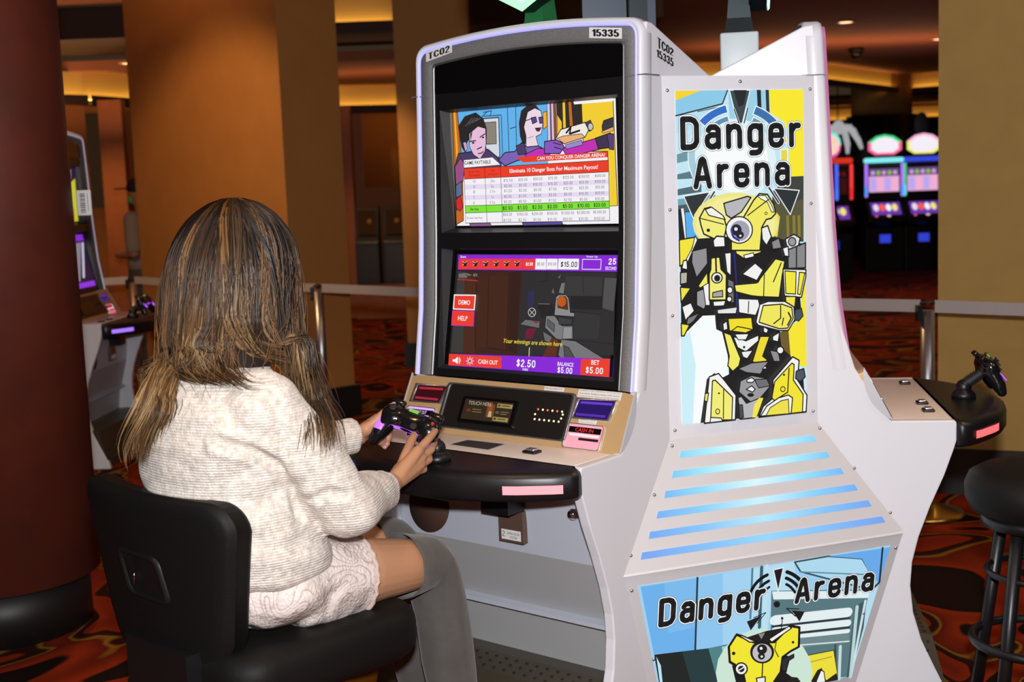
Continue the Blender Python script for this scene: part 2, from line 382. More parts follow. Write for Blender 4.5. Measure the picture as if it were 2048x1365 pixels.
def glass_mat():
    m = D.materials.new('window_glass'); m.use_nodes = True; nt = m.node_tree; nt.nodes.remove(nt.nodes['Principled BSDF'])
    g = nt.nodes.new('ShaderNodeBsdfGlossy'); g.inputs['Roughness'].default_value = .03; t = nt.nodes.new('ShaderNodeBsdfTransparent'); t.inputs[0].default_value = (.75, .6, .45, 1)
    f = nt.nodes.new('ShaderNodeFresnel'); f.inputs[0].default_value = 1.6; x = nt.nodes.new('ShaderNodeMixShader')
    nt.links.new(f.outputs[0], x.inputs[0]); nt.links.new(t.outputs[0], x.inputs[1]); nt.links.new(g.outputs[0], x.inputs[2]); nt.links.new(x.outputs[0], nt.nodes['Material Output'].inputs[0])
    return m
GLASS = glass_mat()
def window(n, a, d, nrm, s0, s1, h0, h1, mull):
    def P(s, o, z): q = a+d*s+nrm*o; return (q[0], q[1], z)
    root = set_props(M().add([P(s0, .05, h0), P(s1, .05, h0), P(s1, .05, h1), P(s0, .05, h1)], [(0, 1, 2, 3)], GLASS).build('window_%d' % n), kind='structure')
    fm = M()
    for x in mull:
        vs = [P(x-.03, .0, h0), P(x+.03, .0, h0), P(x+.03, .1, h0), P(x-.03, .1, h0)]; vs += [(q[0], q[1], h1) for q in vs]
        fm.add(vs, [(3,2,1,0),(4,5,6,7),(0,1,5,4),(1,2,6,5),(2,3,7,6),(3,0,4,7)], WOODOR)
    fm.build('window_frame', root)
    # made-up brown room and lamp standing in for gold reflections in the pane
    rm = M(); B = 2.2
    rm.add([P(s0-.4, B, 0), P(s1+.4, B, 0), P(s1+.4, B, 2.9), P(s0-.4, B, 2.9)], [(0, 1, 2, 3)], WALLW)
    rm.add([P(s0-.4, .12, 2.75), P(s1+.4, .12, 2.75), P(s1+.4, B, 2.75), P(s0-.4, B, 2.75)], [(0, 1, 2, 3)], CEILM)
    structure(rm, 'wall_behind_window_%d' % n)
    q = P((s0+s1)/2, 1.3, 2.62)
    l = light('reflection_lamp', 'AREA', q, 3.2, (1, .6, .2), target=P((s0+s1)/2, B+.6, 2.5), shape='RECTANGLE', size=(s1-s0)*.8, size_y=.06)
window(1, wa, wd, wn, .9, 2.75, 1.5, 2.5, (.93, 1.9, 2.72))
window(2, va, vd, vn, .28, 2.6, 1.62, 2.6, (.31, 1.02, 1.75, 2.57))
def facing_box(name, px0, px1, dist, z0, z1, depth, m, horizon=None):
    x0 = (px0-1024)/FPX*dist; x1 = (px1-1024)/FPX*dist
    return structure(M().box((x0, dist, z0), (x1, dist+depth, z1), m), name)
facing_box('trim_17', 226, 272, 13.3, 0, 2.6, .15, WOODOR)
facing_box('trim_18', 684, 721, 15.9, 0, 2.62, .2, WOODOR)
structure(M().box((-1.9, 15.75, 0), (-.9, 16.35, .42), WOODOR), 'trim_19')      # wood plinth under the kiosks
# pillars
def pillar(name, corner, ang, w, dpt, m, n):
    """corner = near-left/near corner; local x runs along the first face, local y into the pillar"""
    mx = Matrix.Translation((corner[0], corner[1], 0)) @ Matrix.Rotation(math.radians(ang), 4, 'Z')
    structure(M().box((0, 0, .22), (w, dpt, 3.34), m, mx), name)
    structure(M().box((-.03, -.03, 0), (w+.03, dpt+.03, .22), PLINTH, mx), 'baseboard_%s' % n)
pillar('wall_pillar_tan', (-1.466-.643*2.36, 8.55+.766*2.36), -50, 2.36, .46, TANP, 'tan_pillar')
pillar('wall_pillar_entrance', (2.045, 6.07), -23, 1.6, 1.2, TAN, 'entrance_pillar')
pillar('wall_pillar_rear', (-.92, 11.2), 0, .64, .65, TANWARM, 'rear_pillar')
# round mahogany column close on the left
c = M(); c.lathe([(.35, .2), (.35, 3.34)], WOODRED, (-1.93, 4.62, 0), 64); o = structure(c, 'wall_column')
structure(M().lathe([(.31, 0), (.31, .2)], PLINTH, (-1.93, 4.62, 0), 48), 'baseboard_column')
# far column with black drum
cx, cy = (1770-1024)/FPX*24, 24.0
structure(M().lathe([(.55, 2.62), (.55, 3.34)], TANWARM, (cx, cy, 0), 32), 'wall_far_column')
structure(M().lathe([(.64, 0), (.64, 2.62)], PLINTH, (cx, cy, 0), 40), 'wall_far_drum')

# ---------------------------------------------------------------- ceiling fittings
LAMPW = mat('lamp_face', (.1, .1, .1), .5, emit=(1, .55, .30), strength=3.2)
def downlight(x, y, z, label):
    t = thing('ceiling_light', label, 'ceiling light', (x, y, z), 0, None)
    M().lathe([(.115, 0), (.115, -.012), (.085, -.014), (.085, -.004)], mat('lamp_trim', (.5, .3, .16), .4), seg=20).build('trim_ring', t)
    M().lathe([(.08, -.006), (.08, -.010)], LAMPW, seg=20).build('lamp', t)
def ceil_at(px, py, z):
    d = ray(px, py); k = (z-CAMH)/d[2]; return CP+d*k
p = ceil_at(1691, 43, 3.34); downlight(p[0], p[1], 3.34, 'round recessed ceiling light straight above the security dome')
p = ceil_at(1878, 77, 3.34); downlight(p[0], p[1], 3.34, 'recessed ceiling light half cut off by the bare tan pillar')
p = ceil_at(261, 125, 2.90); downlight(p[0], p[1], 2.90, 'small ceiling light above the standing bystander beside the square tan pillar')
p = ceil_at(1712, 96, 3.34)
t = thing('security_dome', 'small black security camera dome under the russet ceiling', 'camera', (p[0], p[1], 3.34))
M().lathe([(.11, 0), (.11, -.05), (.095, -.06)], BLACKPL, seg=24).build('collar', t)
M().sphere((0, 0, -.06), (.09, .09, .10), BLACKGL, 20).build('dome', t)

# ---------------------------------------------------------------- belt barrier
WEBBING = mat('belt_webbing', (.46, .40, .37), .7, bump=(300, .2))
def stanchion(x, y, label, h=.975):
    t = thing('belt_stanchion', label, 'stanchion', (x, y, 0), 0, 'belt stanchions of the barrier')
    M().lathe([(.165, 0), (.165, .012), (.15, .022), (.09, .038), (.045, .055), (.034, .06)], BRASS, seg=40).build('base', t)
    M().lathe([(.0315, .05), (.0315, h-.04)], STEEL, seg=28).build('post', t)
    M().lathe([(.034, h-.10), (.034, h-.012), (.028, h)], BLACKPL, seg=24).build('cap', t) if False else None
    m = M(); m.lathe([(.034, h-.012), (.034, h-.002), (.026, h)], BLACKPL, seg=24)
    m.box((-.05, -.018, h-.085), (-.028, .018, h-.015), BLACKPL); m.build('belt_cassette', t)
    return t
ST = dict(a=(-4.75, 9.5), b=(-2.9, 9.8), c=(-1.235, 8.2), d=(.25, 7.55), e=(1.86, 5.66), f=(3.3, 4.75))
stanchion(*ST['b'], 'steel belt post farthest back, near the bystander and the white far cabinet')
stanchion(*ST['c'], 'steel belt post with brass foot before the square tan pillar, beside the woman')
stanchion(*ST['e'], 'steel belt post with brass foot before the bare tan pillar, above the bar stool')
for a, b, lab in (('a', 'b', 'pale belt running from the farthest post behind the white far cabinet'), ('b', 'c', 'pale belt passing behind the woman\'s head from the farthest post'), ('c', 'e', 'longest pale belt, passing behind both gaming cabinets from post to post'), ('e', 'f', 'pale belt crossing the bare tan pillar above the bar stool')):
    A = np.array(ST[a]); B = np.array(ST[b]); d = (B-A)/np.linalg.norm(B-A); A2 = A+d*.032; B2 = B-d*.032; n = np.array([-d[1], d[0]])*.0015
    pts = [(A2+(B2-A2)*i/12, -.012*math.sin(math.pi*i/12)) for i in range(13)]
    m = M(); rings = [[(*(p+n), .955+s-.028), (*(p+n), .955+s+.028), (*(p-n), .955+s+.028), (*(p-n), .955+s-.028)] for p, s in pts]
    m.loft(rings, WEBBING, smooth=False); set_props(m.build('barrier_belt'), lab, 'belt', 'belts of the barrier')

# ---------------------------------------------------------------- small barcode tag on the mahogany column
t = thing('asset_tag', 'small white tag with a printed barcode on the mahogany column', 'tag', (-1.578, 4.75, 1.553), 0)
m = M(); m.rbox((-.012, -.006, -.047), (.043, .006, .047), .006, PAPER); m.build('tag_body', t)
a = Art(lambda x, y: (x, y), lambda a, b, h: (a, -.0062-h, b), strength=.0); a.flat = lambda c: INK
z = -.036
for i in range(24):
    hgt = random.choice((.0009, .0016, .0022)); a.poly([(.003, z), (.022, z), (.022, z+hgt), (.003, z+hgt)], 'x'); z += .003
a.poly([(.031, -.03), (.0325, -.03), (.0325, .035), (.031, .035)], 'x')
a.build('barcode', t)
# ================================================================ GAMING CABINETS
def nf(z):                                               # front face of a cabinet: distance from the pod axis at height z
    return float(np.interp(z, [1.0, 1.2, 1.415, 1.83, 2.0], [.660, .630, .615, .597, .589]))+HOFF[0]
HOFF = [0.0]
SN0 = .45                                                # station origin: this far in front of the pod axis
def S(u, n, z): return (u, SN0-n, z)                     # (u, n, z) of a station -> its local coordinates
def outline(ins, zb=1.003, hw=.4027, zt=1.972, crown=.028, r=.045, seg=6):
    """open outline of the cabinet head, from lower left round the arched top to lower right, inset by ins"""
    hw -= ins; zt -= ins; rr = max(r-ins*.6, .012)
    ztop = lambda u: zt+crown*(1-(u/.41)**2)
    L = [(-hw, zb), (-hw, 1.2), (-hw, 1.415), (-hw, 1.62), (-hw, 1.82), (-hw, 1.832), (-hw, ztop(-hw)-rr)]
    for i in range(1, seg+1):
        a = math.radians(180-90*i/seg); L.append((-hw+rr+rr*math.cos(a), ztop(-hw+rr)-rr+rr*math.sin(a)))
    for u in np.linspace(-hw+rr, 0, 7)[1:]: L.append((float(u), ztop(u)))
    return L+[(-u, z) for u, z in reversed(L[:-1])]
LAV = mat('led_lavender', (.3, .3, .35), .4, emit='a9a6ff', strength=.95)
PINKLED = mat('led_pink', (.3, .2, .2), .4, emit='ff8d9d', strength=1.0)
REDPINK = mat('led_red', (.3, .1, .1), .4, emit='ff6a6e', strength=1.0)
VIOLED = mat('led_violet', (.2, .15, .3), .4, emit='a070ff', strength=1.1)
AMBERDOT = mat('led_amber', (.3, .2, .1), .4, emit='ffe2a0', strength=2.2)
REDDOT = mat('led_red_dot', (.3, .1, .1), .4, emit='ff5a3a', strength=1.6)
CASHPINK = mat('cash_glow', (.5, .3, .35), .35, emit='f77a93', strength=.62)
TICKV = mat('ticket_glow', (.5, .4, .6), .35, emit='d67cff', strength=.68)
VIOWIN = mat('violet_window', (.01, .006, .03), .2, emit='2a1470', strength=.6)
REDWIN = mat('red_window', (.02, .004, .006), .2, emit='3a0c14', strength=.6)

def deck_pt(u, t, h=0.0):
    """point on the sloping gold deck; t = 0 at its top edge, 1 at its foot; h = height above it"""
    n = .664+.078*t; z = 1.0-.15*t; L = math.hypot(.078, .15)
    return S(u, n+h*.15/L, z+h*.078/L)
def t_of(z): return (1.0-z)/.15

def build_station(k, label, label_screen_art, led=LAV, fr=None, pc=None):
    HOFF[0] = -.034 if k == 1 else 0.0
    fr = FR[k] if fr is None else fr; base = (PC if pc is None else pc)+fr[1]*SN0
    root = thing('gaming_cabinet', label, 'gaming machine', (base[0], base[1], 0), math.atan2(fr[0][1], fr[0][0]))
    # side panels
    prof = [(.231, 1.83), (.545, 1.963), (.575, 1.966), (.585, 1.90), (.590, 1.83), (.608, 1.415), (.623, 1.2), (.652, 1.005), (.690, .93), (.738, .857), (.745, .8525), (.915, .8525), (.921, .847), (.921, .795), (.912, .765), (.888, .695), (.850, .605), (.818, .515), (.800, .44), (.795, .37), (.803, .29), (.826, .21), (.862, .13), (.90, .05), (.912, 0), (.2, 0)]
    prof = [(n+HOFF[0]*min(1, max(0, (z-.98)/.2))*(1 if n > .5 else 0)-(.004 if z > 1 and n > .55 else 0), z) for n, z in prof]
    for s in (-1, 1):
        m = M(); m.prism(prof, lambda p, t: S(t, p[0], p[1]), s*.372, s*.402, WHITE); m.build('side_panel', root, bevel=.004)
    ds = .013 if k == 1 else .007
    # shell round the head: white rim, light strip, grey band, thin bright edge, black bezel
    o0, o1, o2, o3, o4 = outline(0), outline(.014), outline(.022), outline(.062), outline(.068)
    m = M(); n = len(o0)
    ring = lambda o, d: [S(u, nf(z)+d, z) for u, z in o]
    m.loft([ring(outline(.008), -.05), ring(outline(0), -.042), ring(o0, -.006), ring(outline(.006), .004), ring(o1, .004), ring(o1, -.02)], WHITE, close=False, caps=False)
    m.build('shell_rim', root)
    m = M(); m.loft([ring(o1, -.006), ring(outline(.0155), ds), ring(outline(.0190), ds), ring(outline(.0205), .002), ring(o2, -.006)], led, close=False, caps=False); m.build('light_strip', root)
    m = M(); m.loft([ring(o2, -.01), ring(outline(.0245), .002), ring(outline(.058), -.002), ring(o3, -.006)], GREYFLAKE, close=False, caps=False); m.build('trim_band', root)
    m = M(); m.loft([ring(o3, -.006), ring(outline(.0645), -.003), ring(o4, -.014)], mat('dull_edge', (.22, .22, .23), .4, .8), close=False, caps=False); m.build('bright_edge', root)
    # seam across rim and band
    for s in (-1, 1):
        m = M(); m.add([S(s*.416, nf(1.828)-.06, 1.8265), S(s*.416, nf(1.828)+.0055, 1.8265), S(s*.35, nf(1.828)+.0035, 1.8265), S(s*.35, nf(1.828)+.0035, 1.8295), S(s*.416, nf(1.828)+.0055, 1.8295), S(s*.416, nf(1.828)-.06, 1.8295)], [(0, 1, 4, 5), (1, 2, 3, 4)], mat('seam_line', (.16, .15, .22), .5)); m.build('seam', root)
    # black bezel with two recesses
    m = M(); dn = -.012
    us = [-.345, -.318, .318, .345]
    zs = [1.003, 1.024, 1.2, 1.378, 1.424, 1.6, 1.784, 1.83]
    hole = lambda i, j: i == 1 and (1.02 < (zs[j]+zs[j+1])/2 < 1.378 or 1.424 < (zs[j]+zs[j+1])/2 < 1.784)
    for i in range(3):
        for j in range(len(zs)-1):
            if hole(i, j): continue
            m.add([S(a, nf(z)+dn, z) for a, z in ((us[i], zs[j]), (us[i+1], zs[j]), (us[i+1], zs[j+1]), (us[i], zs[j+1]))], [(0, 1, 2, 3)], BLACKPL)
    m.build('bezel', root)
    m = M(); top = [(u, z) for u, z in o4 if z > 1.83]
    top = [(-.345, 1.832)]+top+[(.345, 1.832)]
    tri = tessellate_polygon([[Vector((u, z, 0)) for u, z in top]])
    m.add([S(u, nf(z)-.010, z) for u, z in top], [tuple(t) for t in tri], BLACKGL); m.build('top_glass', root)
    # recess walls + screens
    def recess(z0, z1, scr):
        """scr: function (u, z)-> n of the screen plane"""
        q = [(-.318, z0), (.318, z0), (.318, z1), (-.318, z1)]; qi = [(-.30, z0+.012), (.308, z0+.012), (.308, z1-.008), (-.30, z1-.008)]
        mm = M()
        for i in range(4):
            j = (i+1) % 4; a, b = q[i], q[j]; c2, d2 = qi[j], qi[i]
            mm.add([S(a[0], nf(a[1])+dn, a[1]), S(b[0], nf(b[1])+dn, b[1]), S(c2[0], scr(c2[1]), c2[1]), S(d2[0], scr(d2[1]), d2[1])], [(0, 1, 2, 3)], mat('recess_wall', (.018, .018, .019), .45))
        mm.add([S(a, scr(z)-.001, z) for a, z in qi], [(0, 1, 2, 3)], BLACKGL)
        mm.build('screen_recess', root)
    scr1 = lambda z: .562; scr2 = lambda z: .578+.062*(1.36-z)/.333
    scr1 = lambda z: .562+HOFF[0]; scr2 = lambda z, h=HOFF[0]: .578+.062*(1.36-z)/.333+h
    recess(1.424, 1.784, scr1); recess(1.024, 1.378, scr2)
    label_screen_art(root, k, scr1, scr2)
    # roof, between the wings, and back spine
    m = M(); m.add([S(-.385, .56, 1.955), S(.385, .56, 1.955), S(.385, .24, 1.825), S(-.385, .24, 1.825)], [(0, 1, 2, 3)], WHITE2)
    m.add([S(-.385, .24, 1.825), S(.385, .24, 1.825), S(.385, .24, .05), S(-.385, .24, .05)], [(0, 1, 2, 3)], KNEEGREY); m.build('roof', root)
    # desk
    m = M(); m.rbox(S(-.3715, .921, .795), S(.3715, .70, .852), .002, DESKW)
    m.build('desk', root)
    dk = root
    # gold deck
    m = M(); q = rounded(.80, 1.0, .05, 4, 0, .5)
    m.prism([(u, v) for u, v in q], lambda p, t: deck_pt(p[0], p[1], t), -.03, .006, GOLD); deck = m.build('gold_deck', root, bevel=.003)
    for s in (-1, 1):                                         # silver end trims of the deck
        q = [(-.03+1.02*i/14, .007) for i in range(15)]+[(-.03+1.02*i/14, .004-.026*math.sin(math.pi*i/14)) for i in range(13, 0, -1)]
        A = [Vector(deck_pt(s*.399, t, h)) for t, h in q]; B = [Vector(deck_pt(s*.4045, t, h)) for t, h in q]
        m = M(); m.loft([A, B], mat('end_silver', (.66, .68, .72), .3, .35), smooth=False); m.build('end_trim', root)
    H = .0062
    def dpoly(name, pts, mm_, h, thick, parent, rim=None, rimw=.006):
        """pts: (u, z) on the deck"""
        m = M(); P2 = [(u, t_of(z)) for u, z in pts]
        m.prism(P2, lambda p, t: deck_pt(p[0], p[1], t), h-thick, h, mm_)
        o = m.build(name, parent)
        if rim:
            m = M(); c0 = np.mean(pts, 0)
            outer = [tuple(c0+(np.array(p)-c0)*(1+rimw/max(.03, np.linalg.norm(np.array(p)-c0)))) for p in pts]
            A = [deck_pt(u, t_of(z), h-.002) for u, z in outer]; B = [deck_pt(u, t_of(z), h+.003) for u, z in outer]; C2 = [deck_pt(u, t_of(z), h+.003) for u, z in pts]; D2 = [deck_pt(u, t_of(z), h-.001) for u, z in pts]
            m.loft([A, B, C2, D2], rim, caps=False); m.build('rim', o)
        return o
    def rrect(u0, u1, z0, z1, r=.008): return rounded(u1-u0, z1-z0, r, 3, (u0+u1)/2, (z0+z1)/2)
    pp = dpoly('player_panel', rrect(-.236, .208, .868, .983, .01), mat('panel_black', (.012, .011, .010), .35), H+.001, .006, root, mat('panel_rim', (.14, .14, .15), .3, .6), .012)
    td = dpoly('touch_display', rrect(-.17, .032, .884, .952, .004), BLACKGL, H+.008, .008, root)
    if k == 0:
        to3 = lambda a, b, h: deck_pt(a, t_of(b), H+.0082+h)
        A = Art(lambda x, y: (-.158+(x/100)*.178, .892+(y/100)*.053), to3, strength=.55)
        A.poly([(0, 0), (100, 0), (100, 100), (0, 100)], '3a2a12'); A.poly([(50, 20), (66, 20), (64, 85), (48, 85)], '8a5a20'); A.poly([(53, 40), (60, 40), (58, 95), (56, 80), (52, 90)], 'd8562a'); A.poly([(54, 22), (62, 22), (60, 50), (55, 50)], 'f2d9a0')
        A.poly([(68, 72), (99, 72), (99, 92), (68, 92)], 'c9b36b'); A.poly([(66, 6), (97, 6), (97, 26), (66, 26)], 'c9b36b')
        A.text('TOUCH HERE', A.to2d(8, 74), A.to2d(56, 92), 'f3e3c0'); A.ell(12, 45, 5, 8, '8a3a1a'); A.ell(72, 48, 4, 7, '8a6a2a')
        A.poly([(20, 50), (38, 50), (38, 54), (20, 54)], '9a8a5a'); A.poly([(20, 38), (40, 38), (40, 42), (20, 42)], '9a8a5a'); A.poly([(79, 50), (95, 50), (95, 54), (79, 54)], '9a8a5a'); A.poly([(79, 40), (92, 40), (92, 44), (79, 44)], '9a8a5a')
        A.poly([(78, 80), (94, 80), (94, 85), (78, 85)], '5a4a20'); A.poly([(76, 14), (92, 14), (92, 19), (76, 19)], '5a4a20'); A.poly([(70, 77), (75, 77), (75, 87), (70, 87)], '5a4a20'); A.poly([(68, 11), (73, 11), (73, 22), (68, 22)], '5a4a20')
        A.build('display_print', td)
    # card slot with a ring of lights
    cs = dpoly('card_slot', rrect(.108, .182, .919, .930, .003), mat('slot_black', (.002, .002, .002), .6), H+.003, .004, root)
    dots = [(.103+.0165*i, .938) for i in range(6)]+[(.100+.0165*i, .9125) for i in range(6)]+[(.097, .925), (.190, .931), (.188, .921)]
    for i, (u, z) in enumerate(dots if k < 2 else ()):
        m = M(); m.lathe([(.0026, -.002), (.0026, .0015), (.0015, .0026)], REDDOT if i in (0, 2, 4) else AMBERDOT, seg=8, mx=Matrix.Translation(Vector(deck_pt(u, t_of(z), H+.001)))); m.build('slot_light', cs)
    # corner windows, ticket and cash slots
    w1 = dpoly('light_window', [(-.371, .928), (-.262, .929), (-.249, .973), (-.365, .972)], REDWIN, H, .004, root, SILVER, .010)
    w2 = dpoly('light_window', [(.224, .928), (.336, .929), (.348, .976), (.231, .973)], VIOWIN, H, .004, root, SILVER, .010)
    def edge_leds(o, pts, m1, m2_):
        m = M()
        for i in range(2):
            a = np.array(pts[2*i]); b = np.array(pts[2*i+1]); d = (b-a)
            nrm = np.array([-d[1], d[0]])/np.linalg.norm(d)*.006*(1 if i else -1)
            m.add([deck_pt(p[0], t_of(p[1]), H+.0006) for p in (a, b, b+nrm, a+nrm)], [(0, 1, 2, 3)], (m1, m2_)[i])
        m.build('window_glow', o)
    edge_leds(w1, [(-.357, .967), (-.262, .969), (-.362, .934), (-.27, .934)], mat('glow_redtop', (.1, .02, .02), .4, emit='e0283a', strength=.5), mat('glow_redlow', (.1, .02, .02), .4, emit='d02a50', strength=.45))
    edge_leds(w2, [(.238, .969), (.34, .971), (.232, .933), (.328, .934)], mat('glow_vio', (.05, .02, .1), .4, emit='6a3af0', strength=.6), mat('glow_vio2', (.05, .02, .1), .4, emit='4a2ad0', strength=.5))
    def slot_bay(name, u0, u1, lit, txt, tcol, z0=.853, z1=.911):
        o = dpoly(name, rrect(u0, u1, z0, z1, .007), lit, H+.001, .006, root, SILVER, .004)
        m = M(); m.prism([(u0+.006, t_of(z1-.020)), (u1-.006, t_of(z1-.020)), (u1-.006, t_of(z1-.006)), (u0+.006, t_of(z1-.006))], lambda p, t: deck_pt(p[0], p[1], t), H, H+.0025, BLACKGL)
        m.prism([(u0+.045, t_of(z0+.020)), (u1-.008, t_of(z0+.020)), (u1-.008, t_of(z0+.026)), (u0+.045, t_of(z0+.026))], lambda p, t: deck_pt(p[0], p[1], t), H, H+.003, mat('slot_mouth', (.01, .002, .003), .6))
        m.build('slot_mouth', o)
        m = M(); m.prism([(u0+.012, t_of(z0+.030)), (u1-.010, t_of(z0+.030)), (u1-.008, t_of(z1-.023)), (u0+.012, t_of(z1-.023))], lambda p, t: deck_pt(p[0], p[1], t), H, H+.0018, mat('bay_glow_'+txt[:4].lower(), (.5, .4, .45), .4, emit='ffb8c8' if 'CASH' in txt else 'f0c4ff', strength=.95)); m.build('bay_glow', o)  # lighter patch painting the brighter middle of the bay's glow
        A = Art(lambda x, y: (x, y), lambda a, b, h: deck_pt(a, t_of(b), H+.0027+h), strength=1.0)
        A.text(txt, (u0+.028, z1-.0175), (u1-.03, z1-.0085), tcol); A.build('slot_lettering', o)
        return o
    slot_bay('ticket_slot', -.378, -.268, TICKV, 'TICKET OUT', 'e6d2ff'); slot_bay('cash_slot', .217, .333, CASHPINK, 'CASH IN', 'ff3a3a')
    # printed paper labels
    def plabel(u0, u1, z0, z1, lines, name='paper_label'):
        o = dpoly(name, [(u0, z0), (u1, z0), (u1, z1), (u0, z1)], PAPER, H+.001, .001, root)
        A = Art(lambda x, y: (x, y), lambda a, b, h: deck_pt(a, t_of(b), H+.001+h), strength=0); A.flat = lambda c: INK
        dz = (z1-z0)/len(lines)
        for i, t in enumerate(lines):
            A.text(t, (u0+.004, z1-dz*(i+1)+dz*.25), (u1-.004, z1-dz*i-dz*.2), 'k')
        A.build('label_print', o)
    if k == 0:
        plabel(.105, .172, .988, .998, ['First Gameplay L.P.C.']); plabel(.222, .362, .979, .9985, ['Jackpots of $1,200.00 or more paid by', 'attendants. Redeem tickets with cashier', 'or use at other ticket accepting machines'])
        plabel(.247, .304, .915, .926, ['Malfunction void all', 'pays and plays'])
    # buttons on the desk
    for u, n in (((.182, .836),) if k == 0 else ((.261, .872), (-.122, .869), (-.25, .867))):
        m = M(); m.rbox(S(u-.022, n+.017, .852), S(u+.022, n-.017, .860), .004, BLACKPL); m.build('button_frame', root)
        m = M(); m.rbox(S(u-.014, n+.011, .858), S(u+.014, n-.011, .865), .003, SILVER); m.build('button', root)
    if k == 0:
        a, b, c2, d2 = (-.095, .862), (-.092, .785), (.052, .779), (.061, .868)
        m = M(); m.add([S(*p, .8525) for p in (a, b, c2, d2)], [(0, 1, 2, 3)], PAPER)
        ins = lambda p, q, f: (p[0]+(q[0]-p[0])*f, p[1]+(q[1]-p[1])*f)
        cc = tuple(np.mean([a, b, c2, d2], 0)); m.add([S(*ins(p, cc, .10), .8529) for p in (a, b, c2, d2)], [(0, 1, 2, 3)], mat('sticker_dark', (.055, .055, .055), .6, var=(500, (.02, .02, .02), .1))); m.build('sticker', root)
    # padded black arm rest with light strips
    half = [(.405, .922), (.408, .943), (.398, .960), (.365, .992), (.295, 1.042), (.22, 1.082), (.13, 1.112), (.05, 1.125)]
    oln = [(u, n) for u, n in half]+[(-u, n) for u, n in reversed(half)]
    def shr(d): c0 = np.array([0, 1.0]); return [tuple(np.array(p)-np.array([np.sign(p[0])*d, d if p[1] > .93 else 0])) for p in oln]
    m = M(); m.loft([[S(u, n, z) for u, n in shr(d)] for d, z in ((.02, .772), (.006, .776), (0, .786), (0, .832), (.004, .843), (.014, .850), (.03, .853))], BLACKPL); m.build('arm_rest', root)
    for side, mm_ in ((1, REDPINK if k else PINKLED), (-1, VIOLED if k != 1 else REDPINK)):
        m = M(); pts = [(.385, .9735), (.365, .992), (.33, 1.017), (.295, 1.042), (.262, 1.060)]
        r = [[S(side*(u+.003), n+.003, z) for u, n in pts] for z in (.797, .819)]
        m.loft(r, mm_, close=False, caps=False); m.build('arm_light', root)
    # knee space
    m = M()
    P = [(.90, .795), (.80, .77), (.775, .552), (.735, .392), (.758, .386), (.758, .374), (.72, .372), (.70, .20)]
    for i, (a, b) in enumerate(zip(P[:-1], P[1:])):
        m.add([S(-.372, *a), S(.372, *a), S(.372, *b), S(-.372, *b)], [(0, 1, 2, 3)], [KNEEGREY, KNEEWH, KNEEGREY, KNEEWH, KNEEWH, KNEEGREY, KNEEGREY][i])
    m.build('knee_panel', root)
    m = M(); m.lathe([(.0, .012), (.010, .012), (.0105, .010), (.015, .004), (.0155, 0), (.013, -.02)], CHROME, seg=20, mx=Matrix.Translation(Vector(S(.285, .802, .692))) @ Matrix.Rotation(math.radians(80), 4, 'X')); m.build('lock', root)
    m = M(); m.lathe([(.078, .0), (.078, .003), (.0, .0032)], mat('speaker_cloth', (.06, .025, .015), .8), seg=36, mx=Matrix.Translation(Vector(S(-.245, .787, .645))) @ Matrix.Rotation(math.radians(84), 4, 'X')); m.build('speaker_grille', root)
    m = M(); m.box(S(.03, .805, .585), S(.115, .785, .675), mat('plate_brown', (.16, .10, .075), .35, .4)); m.box(S(.040, .8058, .592), S(.108, .80, .620), PAPER)
    m.build('serial_plate', root)
    m = M(); m.box(S(.025, .87, .765), S(.12, .80, .68), BLACKPL); m.build('plate_bracket', root)
    if k == 0:
        A = Art(lambda x, y: (x, y), lambda a, b, h: S(a, .806+h, b), strength=0); A.flat = lambda c: INK
        A.text('GAMING ARCADE', (.060, .607), (.105, .614), 'k'); A.text('SYSTEM', (.070, .596), (.095, .603), 'k'); A.text('2', (.043, .600), (.053, .616), 'k'); A.build('plate_lettering', root)
    # tread with punched holes
    m = M(); tp = [(.70, .235), (.76, .238), (.855, .225), (.90, .05), (.90, 0), (.70, 0)]
    m.prism(tp, lambda p, t: S(t, p[0], p[1]), -.40, .40, PERF)
    for j in range(3):
        for i in range(22):
            u = -.38+i*.0362; f = (j+.5)/3; n = .765+(.85-.765)*f; z = .2383+(.2263-.2383)*f
            m.lathe([(.005, .0), (.005, .0012)], INK, seg=8, mx=Matrix.Translation(Vector(S(u, n, z))))
    for j in range(4):
        for i in range(7):
            z = .205-.027*i; n = .735+.036*j
            if n < .855: m.lathe([(.0045, .0), (.0045, .0012)], INK, seg=8, mx=Matrix.Translation(Vector(S(-.4, n, z))) @ Matrix.Rotation(math.radians(-90), 4, 'Y'))
    m.build('foot_tread', root)
    return root

